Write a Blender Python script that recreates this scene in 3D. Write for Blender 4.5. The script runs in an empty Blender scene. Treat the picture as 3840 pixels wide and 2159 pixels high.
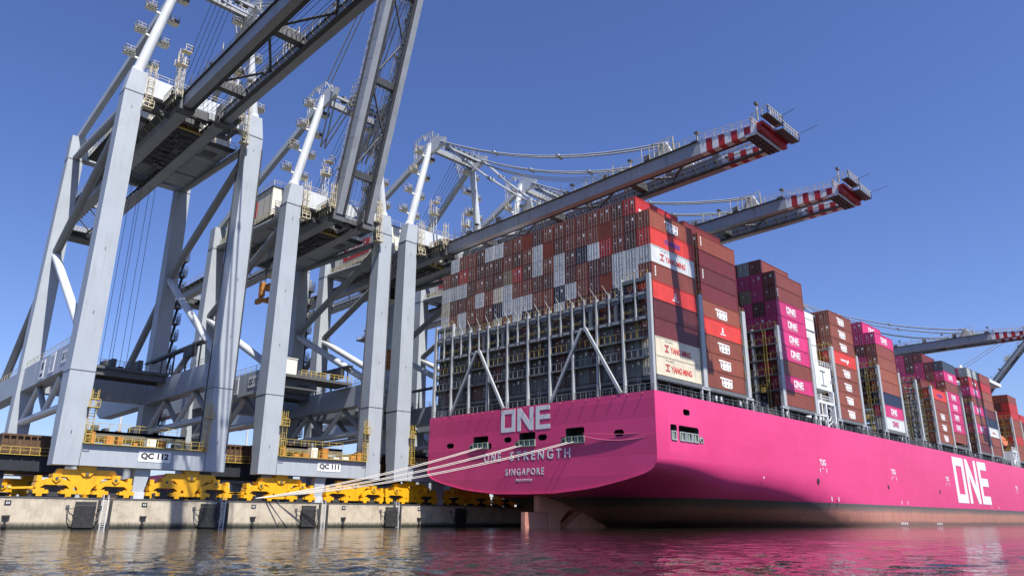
import bpy, bmesh, math, random
from mathutils import Matrix, Vector
R = math.radians
sc = bpy.context.scene
col = sc.collection
random.seed(7)

# ------------------------------------------------------------------ camera
cam_d = bpy.data.cameras.new("camera"); cam = bpy.data.objects.new("camera", cam_d); col.objects.link(cam)
cam_d.sensor_width = 36.0; cam_d.lens = 25.38; cam_d.clip_start = 0.1; cam_d.clip_end = 9000
cam.location = (0, 0, 0.8)
cam.rotation_euler = (R(90 + 17.98), 0, R(45.3 - 90))
sc.camera = cam

# ------------------------------------------------------------------ sky, sun, exposure
SUN = Vector((-0.0943, -0.519, 0.849)).normalized()          # direction towards the sun
w = bpy.data.worlds.new("World"); sc.world = w; w.use_nodes = True
nt = w.node_tree; nt.nodes.clear()
out = nt.nodes.new("ShaderNodeOutputWorld"); bg = nt.nodes.new("ShaderNodeBackground")
sky = nt.nodes.new("ShaderNodeTexSky"); sky.sky_type = 'NISHITA'; sky.sun_disc = False
sky.sun_elevation = math.asin(SUN.z); sky.sun_rotation = math.atan2(SUN.x, SUN.y)
sky.altitude = 0; sky.air_density = 1.15; sky.dust_density = 0.6; sky.ozone_density = 3.0
tint = nt.nodes.new("ShaderNodeMix"); tint.data_type = 'RGBA'; tint.blend_type = 'MULTIPLY'
tint.inputs[0].default_value = 1.0; tint.inputs[7].default_value = (0.716, 0.731, 1.0, 1)
gam = nt.nodes.new("ShaderNodeGamma"); gam.inputs[1].default_value = 1.17
nt.links.new(sky.outputs[0], gam.inputs[0]); nt.links.new(gam.outputs[0], tint.inputs[6]); nt.links.new(tint.outputs[2], bg.inputs[0])
bg.inputs[1].default_value = 0.068
nt.links.new(bg.outputs[0], out.inputs[0])
sun_d = bpy.data.lights.new("sun", 'SUN'); sun_d.energy = 4.9; sun_d.angle = R(0.5); sun_d.color = (1, 0.965, 0.91)
sun = bpy.data.objects.new("sun", sun_d); col.objects.link(sun)
sun.rotation_euler = (-SUN).to_track_quat('-Z', 'Y').to_euler(); sun.location = (0, -60, 120)
sc.view_settings.view_transform = 'Standard'; sc.view_settings.look = 'None'
sc.view_settings.exposure = 0.83; sc.view_settings.gamma = 1.0
sc.render.engine = 'CYCLES'
sc.cycles.max_bounces = 6; sc.cycles.diffuse_bounces = 3; sc.cycles.glossy_bounces = 3
sc.cycles.use_denoising = True

# ------------------------------------------------------------------ materials
class NT:
    def __init__(s, name):
        s.m = bpy.data.materials.new(name); s.m.use_nodes = True
        s.t = s.m.node_tree; s.b = s.t.nodes["Principled BSDF"]
    def n(s, typ, **k):
        x = s.t.nodes.new(typ)
        for a, v in k.items(): setattr(x, a, v)
        return x
    def l(s, a, b): s.t.links.new(a, b)
    def noise(s, scale, detail=4, rough=.6, vec=None):
        x = s.n("ShaderNodeTexNoise"); x.inputs["Scale"].default_value = scale
        x.inputs["Detail"].default_value = detail; x.inputs["Roughness"].default_value = rough
        if vec is not None: s.l(vec, x.inputs["Vector"])
        return x
    def coord(s, which="Object", scale=None):
        c = s.n("ShaderNodeTexCoord").outputs[which]
        if scale is None: return c
        mp = s.n("ShaderNodeMapping"); mp.inputs["Scale"].default_value = scale
        s.l(c, mp.inputs["Vector"]); return mp.outputs[0]
    def ramp(s, fac, stops, interp='LINEAR'):
        r = s.n("ShaderNodeValToRGB"); e = r.color_ramp.elements; r.color_ramp.interpolation = interp
        while len(e) < len(stops): e.new(0.5)
        for q, (p, c) in zip(e, stops):
            q.position = p; q.color = (*c, 1) if len(c) == 3 else c
        s.l(fac, r.inputs[0]); return r.outputs[0]
    def mix(s, fac, a, b, mode='MIX'):
        x = s.n("ShaderNodeMix"); x.data_type = 'RGBA'; x.blend_type = mode
        for i, v in ((0, fac), (6, a), (7, b)):
            if isinstance(v, (int, float)): x.inputs[i].default_value = v
            elif isinstance(v, tuple): x.inputs[i].default_value = (*v, 1)
            else: s.l(v, x.inputs[i])
        return x.outputs[2]
    def math(s, op, a, b=0.0):
        x = s.n("ShaderNodeMath"); x.operation = op
        for i, v in enumerate((a, b)):
            if isinstance(v, (int, float)): x.inputs[i].default_value = v
            else: s.l(v, x.inputs[i])
        return x.outputs[0]
    def bump(s, h, strength=.3, dist=.05):
        x = s.n("ShaderNodeBump"); x.inputs["Strength"].default_value = strength; x.inputs["Distance"].default_value = dist
        s.l(h, x.inputs["Height"]); s.l(x.outputs[0], s.b.inputs["Normal"]); return x
    def set(s, colr=None, rough=.5, metal=0, spec=.5):
        if colr is not None:
            if isinstance(colr, tuple): s.b.inputs["Base Color"].default_value = (*colr, 1)
            else: s.l(colr, s.b.inputs["Base Color"])
        s.b.inputs["Roughness"].default_value = rough; s.b.inputs["Metallic"].default_value = metal
        s.b.inputs["Specular IOR Level"].default_value = spec
        return s.m

def paint(name, c, rough=.45, var=.12, dirt=None, dirt_amt=.0, scale=.35, streak=True):
    """painted steel: slight tone drift, rain streaks, a little dirt"""
    k = NT(name); vec = k.coord("Object")
    n1 = k.noise(scale, 5, .6, vec)
    a = tuple(x * (1 - var) for x in c); b = tuple(min(1, x * (1 + var)) for x in c)
    colr = k.ramp(n1.outputs[0], [(.3, a), (.7, b)])
    if dirt:
        n2 = k.noise(1.6, 6, .65, k.coord("Object", (1.2, 1.2, .12) if streak else (1, 1, 1)))
        f = k.ramp(n2.outputs[0], [(.52, (0, 0, 0)), (.75, (dirt_amt,) * 3)])
        colr = k.mix(f, colr, dirt)
    return k.set(colr, rough)

M = {}
M['crane'] = paint("crane_grey_paint", (.345, .375, .405), .5, .07, (.21, .20, .18), .35, .25)
M['crane_lt'] = paint("pale_steel_paint", (.52, .54, .55), .5, .07, (.26, .22, .17), .35, .3)
M['girder'] = paint("girder_grey_paint", (.30, .315, .33), .5, .08, (.09, .085, .08), .5, .3)
M['brace'] = paint("brace_shaded_grey", (.235, .24, .24), .5, .08, (.13, .12, .10), .4, .3)  # darker copy of the tube grey: shade on the undersides put into the colour
M['spread'] = paint("orange_spreader_paint", (.42, .17, .03), .6, .3, (.10, .04, .015), .7, 1.2, False)
M['dark'] = paint("dark_machinery", (.035, .035, .036), .6, .3, (.10, .07, .045), .5, .8, False)
M['mid'] = paint("machinery_grey", (.085, .087, .088), .55, .25, (.09, .06, .04), .5, .8, False)
M['house'] = paint("cream_house_paint", (.68, .66, .56), .5, .05, (.45, .40, .30), .25, .3)
M['white'] = paint("white_paint", (.66, .67, .68), .45, .05, (.42, .38, .33), .25, .4)
M['yellow'] = paint("yellow_bogie_paint", (.70, .36, .008), .42, .08, (.25, .12, .02), .45, .5)
M['rail'] = paint("cream_yellow_railing_paint", (.56, .49, .33), .5, .1, (.32, .22, .1), .4, 1.0, False)
M['railg'] = paint("galvanised_railing", (.30, .31, .31), .45, .1, None, 0, 1.0)
M['raily'] = paint("yellow_railing_paint", (.46, .33, .07), .5, .1, (.2, .14, .05), .4, 1.0, False)
M['red'] = paint("boom_red_paint", (.40, .016, .016), .45, .1, (.2, .02, .02), .3, .6)
M['rust'] = paint("rusty_orange_steel", (.19, .085, .025), .7, .35, (.09, .035, .015), .8, 1.2, False)
M['rustd'] = paint("dark_rusty_steel", (.095, .05, .025), .7, .35, (.04, .025, .015), .6, 1.2, False)
M['cable'] = paint("steel_rope", (.10, .11, .12), .5, .1)
M['glass'] = NT("dark_cab_glass").set((.012, .014, .016), .08, 0, .6)
M['rubber'] = paint("black_fender_rubber", (.018, .018, .019), .75, .4, (.06, .05, .045), .5, 1.5, False)
M['black'] = NT("black_lettering").set((.012, .012, .013), .6)
M['signw'] = NT("white_sign_plate").set((.74, .74, .72), .5)
M['letterw'] = paint("white_hull_lettering", (.66, .67, .68), .5, .05, (.45, .36, .4), .2, 1.0)
M['lship'] = paint("ship_grey_steel", (.13, .135, .138), .5, .12, (.08, .06, .045), .5, .6)
M['lpost'] = paint("light_grey_post_paint", (.38, .395, .40), .5, .08, (.19, .14, .10), .4, .6)
M['deckdark'] = paint("dark_deck_steel", (.03, .031, .033), .7, .3, (.09, .06, .04), .5, .7, False)
M['green'] = paint("pale_green_fairlead_paint", (.24, .31, .24), .5, .15, (.25, .2, .12), .4, 1.5, False)
M['rope'] = paint("pale_mooring_rope", (.66, .60, .52), .8, .1)
M['roped'] = paint("pink_stained_rope", (.40, .10, .18), .8, .1)
M['orange'] = NT("orange_lifeboat_grp").set((.75, .16, .03), .4)
M['hole'] = NT("opening_interior").set((.02, .02, .021), .8)
M['hatch'] = paint("dark_navy_steel", (.016, .019, .026), .6, .3, (.05, .035, .025), .4, .6)
M['txt_red'] = NT("red_lettering").set((.50, .035, .03), .6)
M['txt_dred'] = NT("dark_red_lettering").set((.38, .05, .05), .6)
M['txt_blue'] = NT("blue_lettering").set((.04, .05, .30), .6)
M['txt_dpink'] = NT("pink_lettering").set((.45, .04, .16), .6)

def concrete():
    k = NT("quay_concrete"); vec = k.coord("Object")
    n = k.noise(.5, 8, .65, vec); n2 = k.noise(3.0, 6, .7, k.coord("Object", (1, 1, .15))); n3 = k.noise(.25, 5, .7, vec)
    c = k.ramp(n.outputs[0], [(.3, (.32, .265, .19)), (.5, (.48, .41, .305)), (.72, (.56, .49, .375))])
    c = k.mix(k.ramp(n2.outputs[0], [(.5, (0, 0, 0)), (.8, (.45,) * 3)]), c, (.15, .12, .085))
    g = k.n("ShaderNodeNewGeometry"); sep = k.n("ShaderNodeSeparateXYZ"); k.l(g.outputs["Position"], sep.inputs[0])
    z = k.math('ADD', sep.outputs[2], k.math('MULTIPLY', k.math('SUBTRACT', n2.outputs[0], .5), .9))
    wet = k.ramp(z, [(.25, (1, 1, 1)), (.55, (.75,) * 3), (.95, (0, 0, 0))])
    c = k.mix(wet, c, (.022, .024, .015))
    cap = k.ramp(k.math('SUBTRACT', z, 3.0), [(.45, (0, 0, 0)), (.75, (.55,) * 3)])
    c = k.mix(cap, c, (.20, .18, .15))
    k.bump(n.outputs[0], .4, .06)
    return k.set(c, .85)
M['concrete'] = concrete()

def asphalt():
    k = NT("quay_paving"); n = k.noise(.6, 8, .65, k.coord("Object"))
    return k.set(k.ramp(n.outputs[0], [(.3, (.06, .058, .056)), (.7, (.11, .107, .10))]), .85)
M['paving'] = asphalt()

def container_paint():
    """colour comes from each container; corrugation, fading and rust from its own coordinates"""
    k = NT("container_paint"); oi = k.n("ShaderNodeObjectInfo"); vec = k.coord("Object")
    off = k.n("ShaderNodeVectorMath"); off.operation = 'ADD'
    cmb = k.n("ShaderNodeCombineXYZ"); k.l(k.math('MULTIPLY', oi.outputs["Random"], 91.0), cmb.inputs[0]); k.l(k.math('MULTIPLY', oi.outputs["Random"], 37.0), cmb.inputs[2])
    k.l(vec, off.inputs[0]); k.l(cmb.outputs[0], off.inputs[1])
    n1 = k.noise(.5, 5, .6, off.outputs[0])
    fade = k.ramp(n1.outputs[0], [(.3, (.86,) * 3), (.7, (1.12,) * 3)])
    c = k.mix(1.0, oi.outputs["Color"], fade, 'MULTIPLY')
    mp = k.n("ShaderNodeMapping"); mp.inputs["Scale"].default_value = (2.2, 2.2, .18); k.l(off.outputs[0], mp.inputs["Vector"])
    n2 = k.noise(1.3, 6, .7, mp.outputs[0])
    c = k.mix(k.ramp(n2.outputs[0], [(.56, (0, 0, 0)), (.78, (.5,) * 3)]), c, (.09, .05, .035))
    wv = k.n("ShaderNodeTexWave"); wv.wave_type = 'BANDS'; wv.bands_direction = 'X'
    wv.inputs["Scale"].default_value = 1.12; k.l(vec, wv.inputs["Vector"])
    k.bump(k.ramp(wv.outputs[0], [(.25, (0, 0, 0)), (.75, (1, 1, 1))]), .55, .035)
    return k.set(c, .5)
M['cpaint'] = container_paint()
def door_paint():
    k = NT("container_door_paint"); oi = k.n("ShaderNodeObjectInfo"); vec = k.coord("Object")
    off = k.n("ShaderNodeVectorMath"); off.operation = 'ADD'
    cmb = k.n("ShaderNodeCombineXYZ"); k.l(k.math('MULTIPLY', oi.outputs["Random"], 57.0), cmb.inputs[1])
    k.l(vec, off.inputs[0]); k.l(cmb.outputs[0], off.inputs[1])
    n = k.noise(1.6, 6, .7, off.outputs[0])
    c = k.mix(k.ramp(n.outputs[0], [(.5, (0, 0, 0)), (.8, (.6,) * 3)]), oi.outputs["Color"], (.07, .045, .035))
    return k.set(c, .55)
M['cdoor'] = door_paint()
M['rod'] = paint("galvanised_lock_rod", (.20, .185, .18), .45, .2)
M['gasket'] = NT("door_gasket").set((.02, .018, .018), .8)

def hull_paint():
    k = NT("hull_paint"); vec = k.coord("Object")
    sep = k.n("ShaderNodeSeparateXYZ"); k.l(vec, sep.inputs[0]); z = sep.outputs[2]
    n1 = k.noise(.10, 6, .6, vec); n2 = k.noise(1.0, 7, .7, k.coord("Object", (.10, .10, .9)))
    n3 = k.noise(.8, 6, .7, k.coord("Object", (1, 1, .08)))
    pink = k.ramp(n1.outputs[0], [(.3, (.62, .041, .162)), (.7, (.70, .052, .20))])
    pink = k.mix(k.ramp(n3.outputs[0], [(.55, (0, 0, 0)), (.85, (.35,) * 3)]), pink, (.40, .026, .105))
    # weathered bottom paint: sooty band, salmon antifouling, brown slime by the water
    zz = k.math('ADD', z, k.math('MULTIPLY', k.math('SUBTRACT', n2.outputs[0], .5), 1.1))
    low = k.ramp(k.math('DIVIDE', zz, 5.0), [(0.0, (.42, .17, .11)), (.06, (.20, .10, .075)), (.20, (.17, .09, .07)), (.32, (.44, .185, .13)), (.62, (.47, .20, .145)), (.76, (.20, .13, .105)), (.90, (.10, .085, .08))])
    low = k.mix(k.ramp(n3.outputs[0], [(.52, (0, 0, 0)), (.75, (.75,) * 3)]), low, (.13, .085, .065))
    f = k.ramp(k.math('SUBTRACT', z, 4.3), [(.49, (0, 0, 0)), (.51, (1, 1, 1))])
    c = k.mix(f, low, pink)
    bt = k.n("ShaderNodeTexBrick"); bt.inputs["Scale"].default_value = 1.0; bt.inputs["Mortar Size"].default_value = .02
    bt.inputs["Brick Width"].default_value = 11.0; bt.inputs["Row Height"].default_value = 2.6; bt.inputs["Mortar Smooth"].default_value = .8
    mp = k.n("ShaderNodeMapping"); mp.inputs["Rotation"].default_value = (R(90), 0, 0); k.l(vec, mp.inputs["Vector"]); k.l(mp.outputs[0], bt.inputs["Vector"])
    k.bump(bt.outputs["Fac"], .4, .04)
    n4 = k.noise(.35, 5, .7, k.coord("Object", (.25, 1, 1.6)))
    scuff = k.ramp(n4.outputs[0], [(.60, (0, 0, 0)), (.72, (.22,) * 3)])
    c = k.mix(scuff, c, (.30, .045, .115)); c = k.mix(k.math('MULTIPLY', bt.outputs["Fac"], .22), c, (.30, .02, .085))
    return k.set(c, .42)
M['hull'] = hull_paint()
M['boot'] = paint("salmon_antifouling", (.46, .20, .15), .6, .15, (.16, .09, .06), .5, .6)

def water():
    k = NT("harbour_water"); g = k.n("ShaderNodeNewGeometry"); pos = g.outputs["Position"]
    def nz(scale, sx, sy, det=3):
        mp = k.n("ShaderNodeMapping"); mp.inputs["Scale"].default_value = (sx, sy, 1); mp.inputs["Rotation"].default_value = (0, 0, R(20))
        k.l(pos, mp.inputs["Vector"]); return k.noise(scale, det, .55, mp.outputs[0]).outputs[0]
    b = nz(1.5, 1, 1.4, 3); c = nz(5.0, 1, 1.2, 2)
    h = k.math('ADD', k.math('MULTIPLY', b, .032), k.math('MULTIPLY', c, .012))
    k.bump(h, 1.0, 1.0)
    k.b.inputs['IOR'].default_value = 1.333
    return k.set((.010, .011, .007), .02, 0, .5)
M['water'] = water()

# ------------------------------------------------------------------ mesh building
class MB:
    """collects boxes, bars, tubes and prisms, then links them as ONE mesh object"""
    def __init__(s): s.v = []; s.f = []; s.mi = []; s.sm = []
    def add(s, vs, fs, m=0, smooth=False):
        o = len(s.v); s.v.extend([tuple(p) for p in vs])
        for f in fs: s.f.append([o + i for i in f]); s.mi.append(m); s.sm.append(smooth)
    def box(s, x0, x1, y0, y1, z0, z1, m=0):
        if x0 > x1: x0, x1 = x1, x0
        if y0 > y1: y0, y1 = y1, y0
        if z0 > z1: z0, z1 = z1, z0
        s.add([(x0, y0, z0), (x1, y0, z0), (x1, y1, z0), (x0, y1, z0), (x0, y0, z1), (x1, y0, z1), (x1, y1, z1), (x0, y1, z1)],
              [(0, 3, 2, 1), (4, 5, 6, 7), (0, 1, 5, 4), (1, 2, 6, 5), (2, 3, 7, 6), (3, 0, 4, 7)], m)
    def frust(s, r0, r1, z0, z1, m=0):
        """r = (x0,x1,y0,y1) rectangles at two heights"""
        a, b = r0, r1
        s.add([(a[0], a[2], z0), (a[1], a[2], z0), (a[1], a[3], z0), (a[0], a[3], z0), (b[0], b[2], z1), (b[1], b[2], z1), (b[1], b[3], z1), (b[0], b[3], z1)],
              [(0, 3, 2, 1), (4, 5, 6, 7), (0, 1, 5, 4), (1, 2, 6, 5), (2, 3, 7, 6), (3, 0, 4, 7)], m)
    def _frame(s, p, q):
        p, q = Vector(p), Vector(q); d = (q - p).normalized()
        up = Vector((0, 0, 1)) if abs(d.z) < .95 else Vector((0, 1, 0))
        a = d.cross(up).normalized(); b = a.cross(d).normalized(); return p, q, a, b
    def beam(s, p, q, wd, h, m=0, w2=None, h2=None):
        p, q, a, b = s._frame(p, q); w2 = w2 or wd; h2 = h2 or h; vs = []
        for c, ww, hh in ((p, wd, h), (q, w2, h2)):
            for sx, sy in ((-1, -1), (1, -1), (1, 1), (-1, 1)): vs.append(c + a * (sx * ww / 2) + b * (sy * hh / 2))
        s.add(vs, [(0, 1, 2, 3), (7, 6, 5, 4), (0, 4, 5, 1), (1, 5, 6, 2), (2, 6, 7, 3), (3, 7, 4, 0)], m)
    def tube(s, p, q, r, m=0, n=12, r2=None):
        p, q, a, b = s._frame(p, q); r2 = r if r2 is None else r2; vs = []
        for c, rr in ((p, r), (q, r2)):
            for i in range(n):
                t = 2 * math.pi * i / n; vs.append(c + a * (math.cos(t) * rr) + b * (math.sin(t) * rr))
        o = len(s.v)
        s.add(vs, [(i, (i + 1) % n, n + (i + 1) % n, n + i) for i in range(n)], m, True)
        s.add(vs, [tuple(range(n))[::-1], tuple(range(n, 2 * n))], m)
    def path(s, pts, r, m=0, n=6):
        for p, q in zip(pts[:-1], pts[1:]): s.tube(p, q, r, m, n)
    def prism(s, poly, axis, a0, a1, m=0):
        """poly = 2D outline; axis 'y': (x,z), axis 'x': (y,z), axis 'z': (x,y)"""
        n = len(poly)
        def P(u, v, a): return {'y': (u, a, v), 'x': (a, u, v), 'z': (u, v, a)}[axis]
        vs = [P(u, v, a0) for u, v in poly] + [P(u, v, a1) for u, v in poly]
        s.add(vs, [tuple(range(n)), tuple(range(n, 2 * n))[::-1]] + [(i, i + n, (i + 1) % n + n, (i + 1) % n) for i in range(n)], m)
    def rail(s, pts, h=1.1, step=1.6, t=.055, m=0, mid=True):
        for p, q in zip(pts[:-1], pts[1:]):
            p, q = Vector(p), Vector(q); L = (q - p).length; k = max(1, round(L / step))
            for i in range(k + 1):
                c = p.lerp(q, i / k); s.beam(c, c + Vector((0, 0, h)), t, t, m)
            s.beam(p + Vector((0, 0, h)), q + Vector((0, 0, h)), t, t, m)
            if mid: s.beam(p + Vector((0, 0, h * .55)), q + Vector((0, 0, h * .55)), t * .8, t * .8, m)
    def ladder(s, p, q, wd=.5, m=0, axis=(1, 0, 0), step=.45, cage=None, t=.06):
        p, q = Vector(p), Vector(q); a = Vector(axis) * (wd / 2)
        s.beam(p - a, q - a, t, t, m); s.beam(p + a, q + a, t, t, m)
        L = (q - p).length; k = int(L / step)
        for i in range(1, k): c = p.lerp(q, i / k); s.beam(c - a, c + a, t * .7, t * .7, m)
        if cage:
            c0 = Vector(cage)
            for i in range(0, k, 3):
                c = p.lerp(q, i / k)
                s.beam(c - a, c - a + c0, t * .7, t * .7, m); s.beam(c + a, c + a + c0, t * .7, t * .7, m); s.beam(c - a + c0, c + a + c0, t * .7, t * .7, m)
            s.beam(p - a + c0, q - a + c0, t * .7, t * .7, m); s.beam(p + a + c0, q + a + c0, t * .7, t * .7, m)
    def build(s, name, mats, parent=None, off=(0, 0, 0), clean=True):
        me = bpy.data.meshes.new(name)
        ox, oy, oz = off
        me.from_pydata([(x - ox, y - oy, z - oz) for x, y, z in s.v], [], s.f)
        for m in (mats if isinstance(mats, (list, tuple)) else [mats]): me.materials.append(m)
        me.polygons.foreach_set("material_index", s.mi); me.polygons.foreach_set("use_smooth", s.sm); me.update()
        if clean:
            bm = bmesh.new(); bm.from_mesh(me); bmesh.ops.recalc_face_normals(bm, faces=bm.faces); bm.to_mesh(me); bm.free()
        return link(name, me, parent)

def link(name, me, parent=None):
    o = bpy.data.objects.new(name, me); col.objects.link(o)
    if parent is not None: o.parent = parent
    return o
def tag(o, label, cat, group=None):
    o["label"] = label; o["category"] = cat
    if group: o["group"] = group
    return o
def empty(name, loc=(0, 0, 0)):
    o = bpy.data.objects.new(name, None); o.empty_display_size = .5; o.location = loc; col.objects.link(o); return o
def structure(o): o["kind"] = "structure"; return o
def copy_tree(o, parent=None):
    c = o.copy(); col.objects.link(c)
    if parent is not None: c.parent = parent
    for ch in o.children: copy_tree(ch, c)
    return c

_tc = {}
def text_mesh(body, width, height, depth=.02, bold=.0, space=1.0):
    """flat lettering as a mesh, lower-left corner at the origin, scaled to width x height, lying in XY facing +Z"""
    key = (body, width, height, depth, bold, space)
    if key in _tc: return _tc[key]
    cu = bpy.data.curves.new("t", 'FONT'); cu.body = body; cu.size = 1; cu.extrude = .01; cu.offset = bold; cu.space_character = space
    cu.resolution_u = 3
    o = bpy.data.objects.new("t", cu); col.objects.link(o)
    dg = bpy.context.evaluated_depsgraph_get(); dg.update()
    me = bpy.data.meshes.new_from_object(o.evaluated_get(dg))
    bpy.data.objects.remove(o); bpy.data.curves.remove(cu)
    xs = [v.co.x for v in me.vertices]; ys = [v.co.y for v in me.vertices]
    x0, x1, y0, y1 = min(xs), max(xs), min(ys), max(ys)
    for v in me.vertices:
        v.co.x = (v.co.x - x0) / (x1 - x0) * width; v.co.y = (v.co.y - y0) / (y1 - y0) * height; v.co.z = depth / 2 + (depth / 2 if v.co.z > 0 else -depth / 2)
    me.materials.clear(); me.name = "lettering"; _tc[key] = me
    return me
FACE_S = Matrix(((1, 0, 0), (0, 0, -1), (0, 1, 0))).to_4x4()           # reads from the water side (-Y)
FACE_W = Matrix(((0, 0, -1), (-1, 0, 0), (0, 1, 0))).to_4x4()          # reads from astern (-X)
def put(me, mat, parent, pos, face, name="lettering"):
    if mat is not None:
        me = me.copy(); me.materials.clear(); me.materials.append(mat)
    o = link(name, me, parent); o.matrix_local = Matrix.Translation(pos) @ face; return o
def logo_mesh(wd, h, depth=.03):
    """the three block letters of the ship's owner, lower-left at origin"""
    b = MB(); s = h * .19
    def r(x0, x1, y0, y1): b.box(x0, x1, y0, y1, 0, depth)
    W = wd; o1 = W * .30; n0 = W * .345; n1 = W * .67; e0 = W * .72; st = W * .072
    r(0, st, 0, h); r(o1 - st, o1, 0, h); r(st, o1 - st, 0, s); r(st, o1 - st, h - s, h)
    b.prism([(n0, 0), (n0 + st, 0), (n0 + st, h * .62), (n1 - st, 0), (n1, 0), (n1, h), (n1 - st, h), (n1 - st, h * .38), (n0 + st, h), (n0, h)], 'z', 0, depth)
    r(e0, e0 + st, 0, h); r(e0 + st, W, 0, s); r(e0 + st, W, h - s, h); r(e0 + st, W, h * .42, h * .42 + s)
    me = bpy.data.meshes.new("lettering"); me.from_pydata(b.v, [], b.f); me.update()
    bm = bmesh.new(); bm.from_mesh(me); bmesh.ops.recalc_face_normals(bm, faces=bm.faces); bm.to_mesh(me); bm.free()
    return me

# ------------------------------------------------------------------ water and quay
import numpy as np
def water_sheet():
    """one rippled sheet, finer where the water is near, flat and huge beyond"""
    def axis(lo, near, hi, far0, far1):
        c = [near]; d = .07
        while c[-1] < hi: d = max(.07, .0085 * max(1.0, c[-1])); c.append(c[-1] + d)
        neg = [near]
        while neg[-1] > lo: neg.append(neg[-1] - max(.5, .08 * abs(neg[-1] - near)))
        return np.array([far0] + neg[:0:-1] + c + [hi * 1.3, hi * 2, hi * 4, far1])
    x = axis(-30, 1.5, 330, -1500, 4000); y = axis(-30, 4.0, 113, -1500, 1500)
    X, Y = np.meshgrid(x, y, indexing='ij'); Z = np.zeros_like(X)
    sp = np.maximum(np.gradient(x)[:, None], np.gradient(y)[None, :])
    rng = np.random.default_rng(5)
    for i in range(70):
        lam = .25 * (4.0 / .25) ** rng.random(); th = R(205) + rng.normal(0, .75); kx, ky = np.cos(th) * 2 * np.pi / lam, np.sin(th) * 2 * np.pi / lam
        amp = .0070 * lam / (2 * np.pi) * (3.3 if lam < 1.0 else .8)
        fade = np.clip((lam / sp - 3.0) / 3.0, 0, 1); wob = 1.5 * np.sin(X * .13 * rng.random() + Y * .17 * rng.random() + 6 * rng.random())
        Z += amp * fade * np.sin(kx * X + ky * Y + rng.random() * 6.3 + wob)
    edge = np.clip((np.minimum(np.minimum(X + 30, 330 - X), np.minimum(Y + 30, 140 - Y))) / 10, 0, 1); Z *= edge
    gust = .75 + .45 * np.sin(X * .045 + Y * .06 + 1.0) * np.sin(X * .02 - Y * .085 + 2.0); Z *= gust
    nx, ny = X.shape; v = np.stack([X, Y, Z], -1).reshape(-1, 3)
    I = (np.arange(nx - 1)[:, None] * ny + np.arange(ny - 1)[None, :]).ravel()
    f = np.stack([I, I + ny, I + ny + 1, I + 1], -1)
    me = bpy.data.meshes.new("water"); me.vertices.add(len(v)); me.vertices.foreach_set("co", v.ravel())
    me.loops.add(f.size); me.loops.foreach_set("vertex_index", f.ravel()); me.polygons.add(len(f))
    me.polygons.foreach_set("loop_start", np.arange(len(f)) * 4); me.polygons.foreach_set("use_smooth", np.ones(len(f), bool))
    me.materials.append(M['water']); me.update(calc_edges=True); me.validate(); return link("water", me)
structure(water_sheet())
QT = 3.95
b = MB(); b.add([(-1500, 113.6, QT), (4000, 113.6, QT), (4000, 1500, QT), (-1500, 1500, QT)], [(0, 1, 2, 3)])
structure(b.build("quay_paving", M['paving']))
quay = empty("quay_wall", (0, 112, 0)); tag(quay, "long pale concrete quay wall with dark wet foot and steel edge", "quay wall")
b = MB()
xs = [-120 + 16.5 * i - .6 for i in range(40)]
for x0, x1 in zip(xs[:-1], xs[1:]):
    b.box(x0 + .025, x1 - .025, 112.0, 113.6, -5, QT - .12)
b.box(xs[0], xs[-1], 112.05, 113.55, -5, QT - .15)
b.build("wall_panel", M['concrete'], quay, (0, 112, 0))
b = MB(); b.box(xs[0], xs[-1], 111.94, 113.6, QT - .12, QT + .02); b.build("edge_strip", M['mid'], quay, (0, 112, 0))
b = MB(); b.box(xs[0], xs[-1], 115.9, 116.05, QT, QT + .06); b.box(xs[0], xs[-1], 150.0, 150.15, QT, QT + .06)
b.build("crane_rail", M['mid'], quay, (0, 112, 0))

ORD = ["first", "second", "third", "fourth", "fifth", "sixth", "seventh", "eighth", "ninth", "tenth", "eleventh", "twelfth",
       "thirteenth", "fourteenth", "fifteenth", "sixteenth", "seventeenth", "eighteenth", "nineteenth", "twentieth"]
fend_lab = ["black fender panel on the quay wall right under the leftmost yellow bogies", "black fender panel on the quay wall below the right end of the sill numbered 112",
            "black fender panel with a rung pattern below the left end of the sill numbered 111", "black fender panel below the right leg of crane 111",
            "black fender panel in the shade beside the ship's stern"]
def make_fender(x):
    t = empty("fender", (x, 112, 0)); m = MB()
    m.box(-1.25, 1.25, -.75, -.45, .15, 2.95); m.build("panel", M['rubber'], t)
    m = MB(); m.box(-1.25, 1.25, -.76, -.42, 2.97, 3.45); m.build("top_plate", M['deckdark'], t)
    m = MB(); m.tube((-.6, -.45, 1.6), (-.6, 0, 1.6), .5, 0, 14, .65); m.tube((.6, -.45, 1.6), (.6, 0, 1.6), .5, 0, 14, .65); m.build("rubber_cone", M['rubber'], t)
    for s in (-1, 1):
        m = MB(); m.box(s * 2.0 - .22, s * 2.0 + .22, -.12, 0, 2.55, 3.0)
        m.path([(s * 2.0, -.1, 2.7), (s * 1.7, -.35, 2.55), (s * 1.25, -.55, 2.6)], .05)
        m.path([(s * 2.0, -.1, 2.5), (s * 1.85, -.3, 1.4), (s * 1.5, -.45, .9), (s * 1.25, -.5, 1.0)], .07)
        m.build("chain", M['mid'], t)
    return t
f0 = None
for i, x in enumerate((30.3, 46.9, 63.4, 79.9, 96.2)):
    if f0 is None: f0 = make_fender(x); o = f0
    else: o = copy_tree(f0); o.location = (x, 112, 0)
    tag(o, fend_lab[i], "fender", "fenders along the quay wall")
lad_lab = ["white steel ladder down the quay wall beside the leftmost fender", "white steel ladder on the quay wall at the right end of crane 112",
           "white steel ladder on the quay wall below the middle of the sill numbered 111", "white steel ladder on the quay wall below the bogie of crane 110"]
l0 = None
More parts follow.
